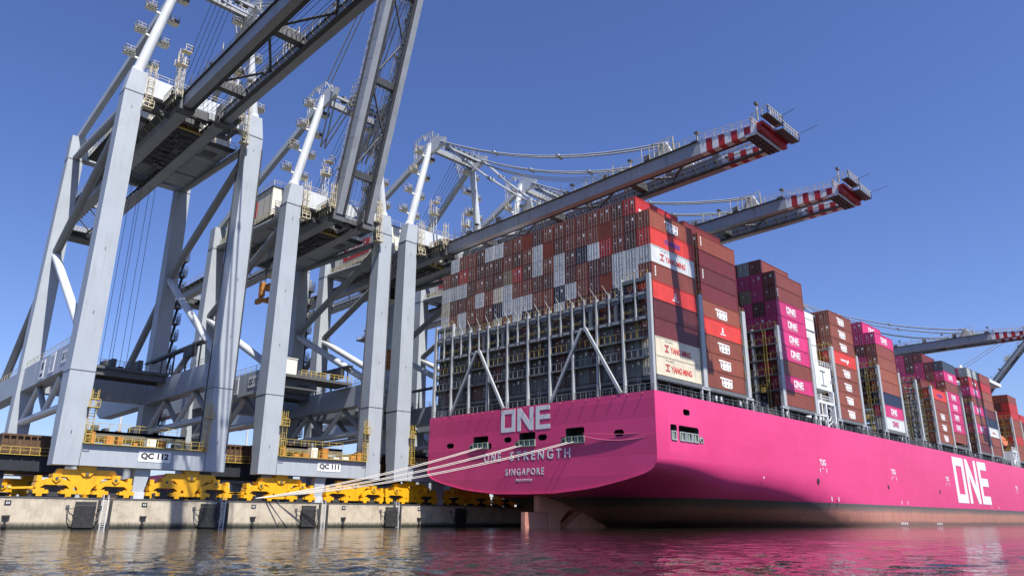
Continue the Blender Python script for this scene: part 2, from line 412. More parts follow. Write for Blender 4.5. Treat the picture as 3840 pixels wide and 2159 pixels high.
for i, x in enumerate((32.8, 49.2, 66.4, 81.5)):
    if l0 is None:
        l0 = empty("quay_ladder", (x, 112, 0)); m = MB()
        m.ladder((0, -.16, -.3), (0, -.16, 3.9), .62, 0, (1, 0, 0), .3, None, .09)
        for s in (-1, 1): m.path([(s * .31, -.16, 3.9), (s * .31, -.05, 4.35), (s * .31, .35, 4.3), (s * .31, .5, 3.98)], .045)
        m.build("rungs", M['white'], l0)
        m = MB()
        for s in (-1, 1): m.box(s * .72 - .18, s * .72 + .18, -.2, 0, -.6, 3.7)
        m.build("rubber_guard", M['deckdark'], l0); o = l0
    else: o = copy_tree(l0); o.location = (x, 112, 0)
    tag(o, lad_lab[i], "ladder", "ladders on the quay wall")
for x, nm in ((21.55, "64"), (37.9, "63"), (54.1, "62"), (70.3, "61"), (86.5, "60")):
    t = empty("berth_sign", (x, 112, 3.2)); m = MB(); m.box(-.36, .36, -.06, 0, -.28, .28); m.build("plate", M['black'], t)
    put(text_mesh(nm, .42, .3, .01, .02), M['signw'], t, (-.21, -.062, -.15), FACE_S)
    tag(t, "small black plate with white numerals %s on the quay wall" % nm, "sign", "berth number plates")
cl_lab = {21.6: "black mooring hook low on the quay wall at the left edge", 37.9: "black mooring hook on the sunlit wall below plate 63", 54.1: "black mooring hook in the shaded strip below plate 62",
          70.3: "black mooring hook on the wall below plate 61", 86.5: "black mooring hook on the wall below plate 60, beside the ship's shadow"}
c0 = None
for x in cl_lab:
    if c0 is None:
        m = MB(); m.box(-.42, .42, -.3, 0, 1.5, 1.68); m.frust((-.32, .32, -.26, 0), (-.42, .42, -.3, 0), 1.3, 1.5); m.tube((0, -.16, .55), (0, -.16, 1.3), .13, 0, 10)
        m.tube((0, -.16, .3), (0, -.16, .6), .24, 0, 12); m.tube((0, -.16, .05), (0, -.16, .3), .14, 0, 12, .24)
        c0 = m.build("mooring_hook", M['rubber']); o = c0
    else: o = c0.copy(); col.objects.link(o)
    o.location = (x, 112, 0); tag(o, cl_lab[x], "mooring hook", "mooring hooks on the quay wall")

# bollards on the quay edge
bo0 = None
for x, lb in ((24.0, "squat black bollard on the quay edge left of crane 112"), (39.3, "squat black bollard on the quay edge between the bogies of crane 112"), (54.6, "squat black bollard on the quay edge holding the mooring ropes")):
    if bo0 is None:
        m = MB(); m.tube((0, 0, 0), (0, 0, .12), .45, 0, 14); m.tube((0, 0, .12), (0, 0, .55), .22, 0, 14); m.tube((0, -.28, .68), (0, .28, .68), .2, 0, 12)
        bo0 = m.build("bollard", M['deckdark']); o = bo0
    else: o = bo0.copy(); col.objects.link(o)
    o.location = (x, 113.1, QT + .02); tag(o, lb, "bollard", "bollards on the quay edge")

# ------------------------------------------------------------------ quay cranes
HW = 12.0                                    # half length of the sill
def make_bogie(parent, off, cx, y, face=-1, buffer=0):
    """yellow travelling gear: main equaliser, two lesser ones, four trucks; local to the crane"""
    m = MB(); y0, y1 = y - .55, y + .55
    m.prism([(cx - 3.6, 7.9), (cx - 4.0, 7.1), (cx - 3.9, 6.85), (cx - 2.4, 6.8), (cx - .9, 5.35), (cx - .75, 4.55), (cx + .75, 4.55), (cx + .9, 5.35), (cx + 2.4, 6.8), (cx + 3.9, 6.85), (cx + 4.0, 7.1), (cx + 3.6, 7.9)], 'y', y0, y1)
    m.prism([(cx - 1.15, 8.4), (cx - .95, 7.6), (cx - .45, 7.0), (cx + .45, 7.0), (cx + .95, 7.6), (cx + 1.15, 8.4)], 'y', y0 - .2, y1 + .2)
    m.tube((cx, y0 - .3, 7.3), (cx, y1 + .3, 7.3), .22, 1, 10)
    bo = m.build("bogie", [M['yellow'], M['mid']], parent, off)
    for s in (-1, 1):
        m = MB(); c = cx + s * 3.75
        m.prism([(c - 2.4, 5.35), (c - 2.35, 6.0), (c - .75, 6.6), (c + .75, 6.6), (c + 2.35, 6.0), (c + 2.4, 5.35), (c + 1.9, 5.2), (c + 1.3, 5.7), (c - 1.3, 5.7), (c - 1.9, 5.2)], 'y', y0 - .45, y1 + .45)
        m.prism([(c - .55, 7.2), (c - .5, 6.4), (c, 6.0), (c + .5, 6.4), (c + .55, 7.2)], 'y', y0 - .62, y1 + .62)
        m.tube((c, y0 - .7, 6.55), (c, y1 + .7, 6.55), .2, 1, 10)
        m.box(c + s * 1.7, c + s * 2.3, y0 - .25, y1 + .25, 6.15, 6.9, 0)
        m.build("equaliser", [M['yellow'], M['mid']], bo, off)
        for q in (-1, 1):
            m = MB(); k = c + q * 1.75
            m.box(k - 1.0, k + 1.0, y0 - .5, y1 + .5, 4.55, 5.05); m.box(k - .5, k + .5, y0 - .5, y1 + .5, 5.05, 5.25); m.box(k - .35, k + .35, y0 - .5, y1 + .5, 4.2, 4.55); m.box(k - 1.2, k - 1.0, y0, y1, 4.65, 4.85); m.box(k + 1.0, k + 1.2, y0, y1, 4.65, 4.85); m.prism([(k - .3, 4.6), (k - .25, 4.3), (k + .25, 4.3), (k + .3, 4.6)], 'y', y0 - .2, y1 + .2)
            m.build("truck", M['yellow'], bo, off)
            m = MB()
            for e in (-.62, .62): m.tube((k + e, y0 - .15, 4.34), (k + e, y1 + .15, 4.34), .37, 0, 16)
            m.build("wheel", M['dark'], bo, off)
        m = MB(); m.box(c - 1.35, c + 1.35, y0 + .1, y1 - .1, 4.2, 5.62); m.build("gap_shade_box", M['dark'], bo, off)  # dark box added to read as the shaded gap between the trucks
    if buffer:
        m = MB(); e = cx + buffer * 6.0; m.beam((e, y, 5.35), (e + buffer * 2.6, y, 5.2), .45, .28); m.tube((e + buffer * 2.6, y, 5.2), (e + buffer * 3.0, y, 5.2), .22, 0, 10)
        m.build("buffer", M['yellow'], bo, off)
    return bo

def sign(parent, off, text, x, y, z, wd, h, face):
    m = MB()
    if face == 'S': m.box(x, x + wd, y - .05, y, z, z + h)
    else: m.box(x - .05, x, y - wd, y, z, z + h)
    p = m.build("number_plate", M['signw'], parent, off)
    me = text_mesh(text, wd * .86, h * .66, .012, .05)
    if face == 'S': o = put(me, M['black'], p, (x + wd * .07 - off[0], y - .052 - off[1], z + h * .17 - off[2]), FACE_S)
    else: o = put(me, M['black'], p, (x - .052 - off[0], y - wd * .07 - off[1], z + h * .17 - off[2]), FACE_W)
    return p

def lamp_platform(parent, off, c, to, out):
    """small floodlight platform: bracket from the mast, floor, cage rail, lamps"""
    c = Vector(c); m = MB()
    m.box(c.x - .85, c.x + .85, c.y - .7, c.y + .7, c.z - .12, c.z, 0)
    m.beam(c + Vector((0, 0, -.2)), to, .3, .3, 0)
    q = [(-.8, -.65), (.8, -.65), (.8, .65), (-.8, .65), (-.8, -.65)]
    m.rail([(c.x + a, c.y + e, c.z) for a, e in q], 1.15, 1.0, .06, 1)
    for i in (-1, 0, 1): m.box(c.x + i * .5 - .2, c.x + i * .5 + .2, c.y - .95, c.y - .7, c.z - .1, c.z + .42, 2)
    return m.build("light_platform", [M['house'], M['rail'], M['mid']], parent, off)

def make_crane(num, cx, d, boom, label, full=True, trolley_y=122.0, cab=True, frame=True):
    """boom = angle in degrees above level; d = how much taller than the common height. Working coordinates: x from the crane's middle, y and z of the place"""
    root = empty("quay_crane", (cx, 133, QT)); off = (0, 133, QT)
    tag(root, label, "crane", "ship to shore cranes on the quay")
    def B(m, name, mats): return m.build(name, mats, root, off)
    C, L = M['crane'], M['crane_lt']
    zt = 57.0 + d                                       # top joint of the legs
    yw, yl = 116.0, 148.6                               # waterside faces of the two leg rows
    for y, deep in ((yw, 2.7), (yl, 2.9)):
        m = MB(); m.box(-HW, HW, y, y + deep, 8.4, 11.5)
        for s in (-1, 1):
            m.box(s * (HW - 3.25) - .04, s * (HW - 3.25) + .04, y - .03, y, 8.4, 11.5, 1)
        for i in range(-3, 4): m.box(i * 2.6 - .03, i * 2.6 + .03, y - .012, y, 8.45, 11.45, 0)
        B(m, "sill_beam", [C, M['mid']])
        m = MB(); m.prism([(-1.0, 8.4), (1.2, 8.4), (.55, 5.1), (-1.0, 5.1)], 'y', y + .7, y + 2.0, 0); m.box(-1.15, .7, y + .6, y + 2.1, 4.1, 5.1, 1); B(m, "storm_anchor", [C, L])
        for s in (-1, 1): make_bogie(root, off, s * 7.3, y + deep / 2, -1, s)
    # legs
    for s in (-1, 1):
        m = MB(); o1, o2 = HW, HW - .15
        def rct(w_, y0, y1, oo): return (s * oo - s * w_, s * oo, y0, y1) if s > 0 else (-oo, -oo + w_, y0, y1)
        m.frust(rct(3.25, yw, yw + 2.9, o1), rct(3.3, yw, yw + 3.6, o1), 11.5, 21.5)
        m.frust(rct(3.3, yw, yw + 3.7, o1), rct(3.2, yw, yw + 3.2, o1 - .05), 21.6, 28)
        m.frust(rct(3.2, yw, yw + 3.2, o1 - .05), rct(2.9, yw, yw + 2.6, o2), 28, zt)
        m.box(*rct(3.0, yw - .04, yw + 2.66, o2 + .04), zt, zt + .16, 1)
        m.frust(rct(2.9, yw, yw + 2.6, o2), rct(2.5, yw + .1, yw + 2.6, o2 - .55), zt + .16, zt + 4.3)
        for z in (21.5,): m.box(*rct(3.36, yw - .03, yw + 3.75, o1 + .03), z, z + .12, 1)
        for z in (12.6, 30, 40, zt - 3): m.box(s * 10.4 - .06, s * 10.4 + .06, yw - .02, yw, z, z + .5, 1)
        B(m, "leg", [C, M['mid']])
        m = MB()
        m.frust(rct(3.0, yl, yl + 2.9, o1), rct(3.0, yl, yl + 2.9, o1), 11.5, 28)
        m.frust(rct(3.0, yl, yl + 2.9, o1), rct(2.6, yl + .2, yl + 2.8, o2 - .2), 28, zt)
        m.box(*rct(2.7, yl + .16, yl + 2.84, o2 - .16), zt, zt + .16, 1)
        m.frust(rct(2.6, yl + .2, yl + 2.8, o2 - .2), rct(2.6, yl + .2, yl + 2.8, o2 - .2), zt + .16, zt + 5)
        B(m, "leg", [C, M['mid']])
        xi = s * 10.3                                    # frame plane
        zn = 42.0 + .62 * d                              # node on the landside leg
        m = MB(); m.tube((xi, yw + 2.5, zt - 1.2), (xi, yl + .6, zt + .6), .62); m.rail([(xi, yw + 3, zt - .6), (xi, yl, zt + 1.15)], 1.1, 1.6, .08, 1); B(m, "brace", [M['brace'], M['rail']])
        m = MB(); m.tube((xi, yw + 2.6, zt - 2.6), (xi, yl + .4, zn), .72); B(m, "brace", M['brace'])
        m = MB(); m.tube((xi, yl + .3, zn - .8), (xi, yw + 4.2, 27.5), .70); B(m, "brace", L)  # same tube in the paler grey, its sunlit side put into the colour
        m = MB(); m.tube((xi, yl + 2.5, zn - 3), (xi, yl + 24, 26.6), .70); B(m, "brace", M['brace'])
        # portal beam with its seaward and landward parts and the truss below
        m = MB(); m.box(xi - 1.15, xi + 1.15, yw + 3.65, yl, 22.4, 26.4)
        m.prism([(yl + 2.9, 22.4), (yl + 28, 22.4), (yl + 31.5, 24.2), (yl + 31.5, 26.4), (yl + 2.9, 26.4)], 'x', xi - 1.15, xi + 1.15)
        for k, y in enumerate((126, 133, 140)): m.box(xi - 1.165, xi + 1.165, y, y + .06, 22.42, 26.38, 0)
        B(m, "portal_beam", C)
        m = MB(); m.tube((xi, yw + 3.3, 17.2), (xi, yl + .2, 17.2), .60); B(m, "brace", L)
        pts = [(xi, 120.6, 17.6), (xi, 127.5, 22.4), (xi, 134.2, 17.6), (xi, 141.0, 22.4), (xi, 148.2, 17.6)]
        for i, (p, q) in enumerate(zip(pts[:-1], pts[1:])):
            m = MB(); m.tube(p, q, .46); B(m, "brace", L if i % 2 else M['brace'])  # pale copy for sunlit tubes, darker copy for shaded ones
        m = MB(); m.rail([(xi - 1.0, yw + 4, 26.4), (xi - 1.0, yl + 30, 26.4)], 1.1, 2.2, .07); m.rail([(xi + 1.0, yw + 4, 26.4), (xi + 1.0, yl + 30, 26.4)], 1.1, 2.2, .07); B(m, "railing", M['rail'])
    for y in (yw + .3, yl + .3):
        m = MB(); m.box(-9.1, 9.1, y, y + 2.1, zt + .6, zt + 3.9); B(m, "cross_beam", L if y < 120 else C)
        m = MB(); m.rail([(-9, y + .1, zt + 3.9), (9, y + .1, zt + 3.9)], 1.1, 1.8, .06)
        m.rail([(-9, y + 2.0, zt + 3.9), (9, y + 2.0, zt + 3.9)], 1.1, 1.8, .06); B(m, "railing", M['rail'])
    m = MB(); m.box(-9.0, 9.0, yl + .4, yl + 2.5, 22.6, 26.2); B(m, "cross_beam", C)
    # girders behind the hinge
    zb, ztp = 55.25 + d, 57.5 + d
    for s in (-1, 1):
        m = MB(); x0, x1 = s * 2.75, s * 4.0
        m.box(x0, x1, 113.6, 187, zb, ztp)
        for y in range(117, 187, 4): m.box(s * 2.75 - s * .02, s * 4.0 + s * .02, y, y + .05, zb + .02, ztp - .02)
        m.box(s * 2.1, s * 2.75, 113.6, 187, zb, zb + .25)
        B(m, "girder", M['girder'])
        m = MB(); m.beam((s * 1.95, 114, zb + .7), (s * 1.95, 186, zb + .7), .3, .22)
        for y in range(115, 186, 2): m.beam((s * 2.75, y, zb + .5), (s * 1.9, y, zb + .8), .14, .14); m.box(s * 1.7, s * 2.1, y, y + .5, zb + .35, zb + .7)
        B(m, "cable_tray", M['dark'])
        m = MB(); m.box(s * 4.0, s * 5.25, 114, 186, ztp - .5, ztp - .42, 1); m.rail([(s * 5.2, 114, ztp - .42), (s * 5.2, 186, ztp - .42)], 1.1, 2.0, .06)
        for y in range(115, 186, 3): m.beam((s * 4.0, y, ztp - 1.3), (s * 5.2, y, ztp - .5), .08, .08)
        B(m, "walkway", [M['rail'], M['mid']])
    for y in (114, 150, 168, 185.6):
        m = MB(); m.box(-2.75, 2.75, y, y + .9, zb + .8, ztp - .2); B(m, "girder_tie", M['girder'])
    for y0, y1 in ((152, 160), (160, 168), (170, 178), (178, 186)):
        m = MB(); m.tube((-2.4, y0, zb + 1.6), (2.4, y1, zb + 1.6), .16, 0, 8); B(m, "girder_brace", M['girder'])
    m = MB()
    for x_ in (-1.5, -.9, -.3, .4, 1.0, 1.6): m.tube((x_, 115, zb + 1.1 + .2 * abs(x_)), (x_, 187, zb + 1.1 + .2 * abs(x_)), .045, 0, 5)
    B(m, "trolley_rope", M['cable'])
    m = MB(); m.box(-4.6, 4.6, 186.5, 190.5, zb - .6, zb - .3, 0)
    for i in range(7): m.box(random.uniform(-4, 2), random.uniform(2, 4), 187 + i * .4, 187.4 + i * .4, zb - .3, zb + random.uniform(.5, 1.8), 0)
    m.rail([(-4.5, 186.6, zb - .3), (-4.5, 190.4, zb - .3), (4.5, 190.4, zb - .3), (4.5, 186.6, zb - .3)], 1.1, 1.2, .07, 1); B(m, "end_platform", [M['mid'], M['rail']])
    # machinery house
    h0 = ztp + .55; hl = -6.6 if num == "112" else -10.0
    m = MB(); m.box(hl - .2, 10.2, 126, 147.3, ztp + .0, h0 - .004, 3)
    for y in (131, 141): m.box(hl - .2, 10.2, y, y + .3, ztp - .2, ztp, 3)
    m.box(6, 8.6, 128, 130.4, ztp - .06, ztp, 1)
    m.box(hl, 10.0, 126.2, 147.1, h0, h0 + 6.4, 0); m.box(hl - .15, 10.15, 126.05, 147.25, h0 + 6.4, h0 + 6.6, 1)
    for i in range(8): m.box(hl - .03, hl, 127 + i * 2.5, 127.06 + i * 2.5, h0, h0 + 6.4, 1)
    for i in range(6): m.box(9.5 - i * 2.6, 9.56 - i * 2.6, 126.17, 126.2, h0, h0 + 6.4, 1)
    for i in (0, 1, 2): m.box(4 - 3 * i, 5.1 - 3 * i, 126.15, 126.2, h0 + 3.4, h0 + 4.4, 2)
    hs = B(m, "machinery_house", [M['house'], M['mid'], M['glass'], M['girder']])
    hw = hl - (2.0 if num == "112" else .4)
    m = MB(); m.rail([(hw, 124, h0 - .4), (hw, 148, h0 - .4)], 1.2, 1.5, .08, 0); m.rail([(hl, 126, h0 + 6.6), (10, 126, h0 + 6.6)], 1.1, 1.8, .06, 0)
    m.rail([(hl - .05, 126, h0 + 6.6), (hl - .05, 147, h0 + 6.6)], 1.1, 1.8, .06, 0); m.box(hw - .1, hl - .2, 124, 148, h0 - .55, h0 - .42, 1); m.box(hl - .2, 10.4, 124.2, 126, h0 - .55, h0 - .42, 1); m.rail([(hl, 124.3, h0 - .4), (10.3, 124.3, h0 - .4)], 1.2, 1.3, .08, 0)
    for i in range(18): m.beam((hw, 124.5 + i * 1.3, h0 - .6), (hl - .2, 124.5 + i * 1.3, h0 - 1.4), .12, .12, 1)
    B(m, "house_walkway", [M['rail'], M['dark']])
    if full and num != "112":
        m = MB(); m.box(-10.06, -10.0, 132.6, 143.4, h0 + 1.6, h0 + 5.2); pl = B(m, "name_board", M['txt_red'])
        put(text_mesh("SWF", 7.6, 2.3, .02, .03, 1.1), M['signw'], pl, (-10.063, 141.8 - 133, h0 + 2.25 - QT), FACE_W)
    # mast (A-frame), backstays
    zap = 82.0 + d; ax = 6.2
    if frame:
        for s in (-1, 1):
            base = Vector((s * 10.2, yw + 1.4, zt + 4.2)); top = Vector((s * ax, yw + .2, zap))
            m = MB(); m.tube(base, top, .85, 0, 16, .7); m.tube(base - Vector((0, 0, .3)), base + Vector((0, 0, 1.0)), 1.15, 0, 16, .86); B(m, "mast", L)
            m = MB(); m.beam(top + Vector((0, .5, -1.2)), (s * 10.3, yl + 1.5, zt + 5), 1.0, 1.25); B(m, "backstay", M['crane'])
            m = MB(); m.prism([(yw - 5.2, zap - .3), (yw - 4.6, zap - 1.6), (yw - 2.6, zap - 2.2), (yw + .6, zap - 2.8), (yw + 1.6, zap + .4), (yw - 1.5, zap + 1.2)], 'x', s * ax - .35, s * ax + .35)
            m.beam((s * ax, yw + 1, zap - .4), (s * ax, yw + 4.4, zap + 1.2), .5, .5)
            B(m, "mast_head", L)
            m = MB(); m.rail([(s * ax - .8, yw - 1.4, zap + 1.2), (s * ax - .8, yw + 2.4, zap + 1.6), (s * ax + .8, yw + 2.4, zap + 1.6), (s * ax + .8, yw - 1.4, zap + 1.2)], 1.2, 1.0, .08)
            m.rail([(s * ax - .8, yw + 2.6, zap + 1.6), (s * ax - .8, yw + 5.4, zap + .7), (s * ax + .8, yw + 5.4, zap + .7)], 1.2, 1.0, .08)
            m.ladder((s * ax, yw + 5.2, zap + .8), (s * (ax + .8), yw + 3.6, zap - 6), .7, 0, (1, 0, 0), .5, (0, .7, 0), .08)
            B(m, "railing", M['rail'])
            for k in range(4):
                f = .13 + .235 * k; c = base.lerp(top, f)
                lamp_platform(root, off, c + Vector((-2.2, .4, .6)), c, -1)
                if k < 4: lamp_platform(root, off, c + Vector((2.0, 1.6, .4)), c, 1)
        m = MB(); m.beam((-ax, yw - .2, zap - 1.2), (ax, yw - .2, zap - 1.2), .9, 1.2); m.beam((-ax, yw - 3.6, zap - 1.4), (ax, yw - 3.6, zap - 1.4), .4, .5)
        for i in range(6): m.tube((-4 + i * 1.6, yw - 3.0, zap - 1), (-3.2 + i * 1.6, yw - 3.0, zap - 1), .75, 1, 14)
        B(m, "mast_tie", [M['girder'], M['mid']])
        m = MB(); m.rail([(-ax, yw + .2, zap), (ax, yw + .2, zap)], 1.2, 1.3, .07); B(m, "railing", M['rail'])
        # slim lattice masts with lamps on the top tie
        for x in (-3.6, 6.0):
            m = MB(); zz = zt + 3.9
            for a, e in ((-.4, -.4), (.4, -.4), (.4, .4), (-.4, .4)): m.beam((x + a, yw + 1.3 + e, zz), (x + a, yw + 1.3 + e, zz + 5), .09, .09, 0)
            for i in range(4):
                for e in (-.4, .4): m.beam((x - .4, yw + 1.3 + e, zz + i * 1.25), (x + .4, yw + 1.3 + e, zz + i * 1.25 + 1.25), .06, .06, 0)
            m.box(x - .9, x + .9, yw + .5, yw + 2.1, zz + 5, zz + 5.12, 1); m.rail([(x - .9, yw + .5, zz + 5.1), (x + .9, yw + .5, zz + 5.1), (x + .9, yw + 2.1, zz + 5.1), (x - .9, yw + 2.1, zz + 5.1)], 1.2, .9, .08, 1)
            m.ladder((x, yw + 2.2, zz), (x, yw + 2.2, zz + 9), .6, 1, (1, 0, 0), .5, (0, .6, 0), .08)
            m.box(x - .3, x + 1.3, yw + .7, yw + 1.9, zz + 8, zz + 8.1, 1); m.rail([(x + .1, yw + .7, zz + 8.1), (x + 1.3, yw + .7, zz + 8.1), (x + 1.3, yw + 1.9, zz + 8.1)], 1.2, .9, .08, 1)
            m.beam((x + .5, yw + 1.3, zz + 5), (x + .5, yw + 1.3, zz + 8), .16, .16, 0)
            B(m, "lattice_mast", [L, M['rail']])
    for s in (-1, 1):
        m = MB(); m.box(s * 4.4, s * 6.0, 111.5, 115.6, ztp - .9, ztp - .75, 0); m.rail([(s * 4.4, 111.6, ztp - .75), (s * 6.0, 111.6, ztp - .75), (s * 6.0, 115.5, ztp - .75)], 1.2, .8, .09, 1)
        for i in range(4): q = 4.5 + i * .35; m.box(s * q, s * (q + .3), 112.2 + (i % 3) * .8, 112.9 + (i % 3) * .9, ztp - .75, ztp - .2 + (i * 3 % 4) * .35, 0 if i % 2 else 2)
        m.ladder((s * 5.2, 111.4, ztp - .8), (s * 5.2, 111.4, ztp + 4), .8, 1, (1, 0, 0), .4, (0, -.7, 0), .09); m.tube((s * 7.6, 117.6, zt + .7), (s * 5.4, 117.6, zb + .6), .42, 0, 10); m.beam((s * 4.2, 117.6, zb + .5), (s * 5.6, 117.6, zb + .5), .5, .6, 0)
        m.box(s * 4.5, s * 7.5, 117.5, 121.5, ztp - .3, ztp - .15, 0); m.rail([(s * 7.5, 117.5, ztp - .15), (s * 7.5, 121.5, ztp - .15)], 1.2, .9, .08, 1)
        m.beam((s * 4.6, 116, ztp), (s * 6.4, 121, ztp + 4.2), .7, .12, 1); B(m, "service_platform", [M['mid'], M['rail'], M['rust']])
    # ladder cages at the leg tops and on the sill, sill railing
    for s in (-1, 1):
        xx = s * 8.3 if s < 0 else s * 11.2
        m = MB(); m.ladder((-8.3 if s < 0 else 8.2, yw - .35, zt - 1.5), (-8.3 if s < 0 else 8.2, yw - .35, zt + 5.5), .9, 0, (1, 0, 0), .45, (0, -.7, 0), .09)
        m.box(-9.1 if s < 0 else 7.4, -7.5 if s < 0 else 9.0, yw - 1.2, yw, zt - 2.4, zt - 2.25, 0); m.rail([(-9.1 if s < 0 else 7.4, yw - 1.15, zt - 2.25), (-7.5 if s < 0 else 9.0, yw - 1.15, zt - 2.25)], 1.2, .8, .08)
        B(m, "ladder", M['rail'])
        m = MB(); xl = s * 8.3; m.ladder((xl, yw - .05, 11.5), (xl, yw - .05, 19.0), .8, 0, (1, 0, 0), .4, (0, -.65, 0), .09)
        m.box(xl - .7, xl + .7, yw - .9, yw + .2, 16.4, 16.5); m.rail([(xl - .7, yw - .85, 16.5), (xl + .7, yw - .85, 16.5)], 1.1, .7, .08); B(m, "ladder", M['raily'])
    m = MB(); m.box(-8.7, 8.7, yw - .5, yw, 11.4, 11.5); m.rail([(-8.6, yw - .45, 11.5), (8.6, yw - .45, 11.5)], 1.15, 1.2, .075); m.rail([(-8.6, yw + 2.4, 11.5), (8.6, yw + 2.4, 11.5)], 1.15, 1.2, .07); B(m, "railing", M['raily'])
    m = MB()
    for i in range(9):
        x = -7.6 + i * 1.9 + random.uniform(-.4, .4); hgt = random.uniform(.4, 1.9); m.box(x, x + random.uniform(.5, 1.5), yw + .5, yw + 1.9, 11.5, 11.5 + hgt, random.choice((0, 0, 0, 2, 1)))
    m.box(-8.2, 8.6, yw + .45, yw + 2.0, 11.5, 11.62, 1); B(m, "drive_gear", [M['spread'], M['mid'], M['house']])
    # signs
    sign(root, off, "QC %s" % num, -1.1, yw, 9.35, 4.6, 1.55, 'S')
    sign(root, off, "QC %s" % num, -11.47, 124.3, 23.6, 3.6, 1.9, 'W')
    m = MB(); m.box(-11.52, -11.46, 128.3, 131.4, 23.0, 26.2, 0)
    for i in range(6): m.box(-11.535, -11.52, 128.7, 131.0 - (i % 3) * .3, 25.5 - i * .4, 25.6 - i * .4, 1)
    B(m, "notice_board", [M['signw'], M['mid']])
    if num == "112":
        m = MB(); m.box(-11.52, -11.46, 134.2, 136.8, 22.8, 25.9, 0); m.box(-11.535, -11.52, 134.9, 136.1, 24.3, 25.5, 1); m.box(-11.535, -11.52, 134.7, 136.3, 23.2, 23.7, 1); B(m, "notice_board", [M['signw'], M['black']])
    # stair tower on the landside leg, cables
    m = MB()
    for z in [12 + 3.4 * i for i in range(13)]:
        m.box(11.9, 13.5, yl + .3, yl + 2.4, z, z + .1, 0); m.rail([(11.9, yl + .3, z + .1), (13.5, yl + .3, z + .1), (13.5, yl + 2.4, z + .1), (11.9, yl + 2.4, z + .1)], 1.2, .8, .06, 0)
        m.beam((12.2, yl + .6, z), (13.2, yl + 2.2, z + 3.4), .5, .12, 0)
        for q in range(6): m.beam((11.9 + q * .32, yl + .3, z + .1), (11.9 + q * .32, yl + .3, z + 2.2), .05, .05, 0); m.beam((13.5, yl + .3 + q * .42, z + .1), (13.5, yl + .3 + q * .42, z + 2.2), .05, .05, 0)
        for e in (.8, 1.5, 2.2): m.beam((11.9, yl + .3, z + e), (13.5, yl + .3, z + e), .06, .06, 0)
    B(m, "stair_tower", [M['mid']])
    m = MB(); m.tube((11.9, yw - .1, 11.5), (11.9, yw - .1, zt - 2), .11, 0, 8); m.tube((8.65, yw + 3.0, 11.5), (8.9, yw + 2.6, zt - 2), .13, 0, 8); B(m, "cable_riser", M['dark'])
    # cable-reel platform and portal trolley between the portal beams
    m = MB(); m.box(-9.1, 9.1, 139, 145, 26.5, 27.0); m.box(-9.1, 9.1, 139.4, 140.2, 25.4, 26.5); m.box(-9.1, 9.1, 143.8, 144.6, 25.4, 26.5)
    for i in range(8): m.box(-6 + i * 1.5, -5.2 + i * 1.5, 140 + (i % 3), 142.5 + (i % 3) * .5, 27.0, 27.8 + (i * 7 % 5) * .35)
    m.rail([(-9, 139, 27), (9, 139, 27)], 1.1, 1.5, .07); B(m, "portal_trolley", M['mid'])
    m = MB(); m.box(-8, 8, 123, 137.5, 13.7, 14.1, 0); m.box(-8, 8, 123, 123.5, 13.0, 14.1, 0); m.rail([(-8, 123, 14.1), (8, 123, 14.1)], 1.1, 1.5, .07, 1)
    for i in range(8): m.box(-7.0 + i * 1.8, -6.4 + i * 1.8, 124 + (i % 4), 126 + (i % 3), 14.1, 14.5 + (i * 5 % 7) * .12, 2 if i % 3 == 0 else 0)
    B(m, "lashing_platform", [M['mid'], M['raily'], M['rust']])
    # cable track standing on the right portal beam
    m = MB()
    for q in (-.35, .35): m.beam((9.2 + q, 124, 30.6), (9.2 + q, 151, 30.6), .3, .4, 0)
    for i in range(14): m.beam((8.85, 124 + i * 2, 30.9), (9.55, 125 + i * 2, 30.9), .12, .12, 0)
    for y in (125, 131, 137, 143, 149.5): m.beam((9.2, y, 26.4), (9.2, y, 30.6), .22, .22, 0)
    m.box(8.2, 9.0, 126, 130, 28.4, 30.2, 0); B(m, "cable_track", M['dark'])
    if num == "111":
        m = MB(); m.box(-6.6, -2.3, 124.4, 127.2, 27.2, 30.2, 0); m.box(-6.7, -2.2, 124.3, 127.3, 30.2, 30.36, 0); B(m, "portal_cabin", M['house'])
        m = MB(); m.box(-9.1, 9.1, 123, 129, 26.5, 27.0, 0); m.box(-8, 2, 124, 128, 24.6, 26.5, 0); m.rail([(-2.0, 123, 27), (9, 123, 27)], 1.1, 1.0, .09, 1); m.box(-2, .5, 124, 127, 25.2, 25.4, 1)
        m.box(-2, 4, 124.5, 126.5, 27, 28.2, 0); B(m, "portal_trolley", [M['mid'], M['raily']])
    # ---------------- boom, in boom coordinates (t metres out from the hinge, up u), turned by its angle
    hy, hz = 112.4, 56.2 + d
    a = R(boom); ca, sa = math.cos(a), math.sin(a)
    def T(m):
        m.v = [(x, hy - (t * ca - u * sa), hz + t * sa + u * ca) for x, t, u in m.v]; return m
    LB = 72.4; u0, u1 = -.95, 1.3
    for s in (-1, 1):
        x0, x1 = s * 2.75, s * 4.0; m = MB()
        m.box(x0, x1, 0, LB - 10.6, u0, u1, 0)
        for i in range(9):
            ya, yb = LB - 10.6 + i * 1.05, LB - 9.55 + i * 1.05; ta, tb = u1 - .12 * i, u1 - .12 * (i + 1); xa, xb = min(x0, x1), max(x0, x1)
            m.add([(xa, ya, u0), (xb, ya, u0), (xb, yb, u0), (xa, yb, u0), (xa, ya, ta), (xb, ya, ta), (xb, yb, tb), (xa, yb, tb)], [(0, 3, 2, 1), (4, 5, 6, 7), (0, 1, 5, 4), (1, 2, 6, 5), (2, 3, 7, 6), (3, 0, 4, 7)], 1 + i % 2)
        for t in range(3, int(LB - 12), 4): m.box(s * 2.73, s * 4.015, t, t + .05, u0 + .02, u1 - .02, 0)
        m.box(s * 2.1, s * 2.75, 0, LB - 2, u0, u0 + .25, 3)
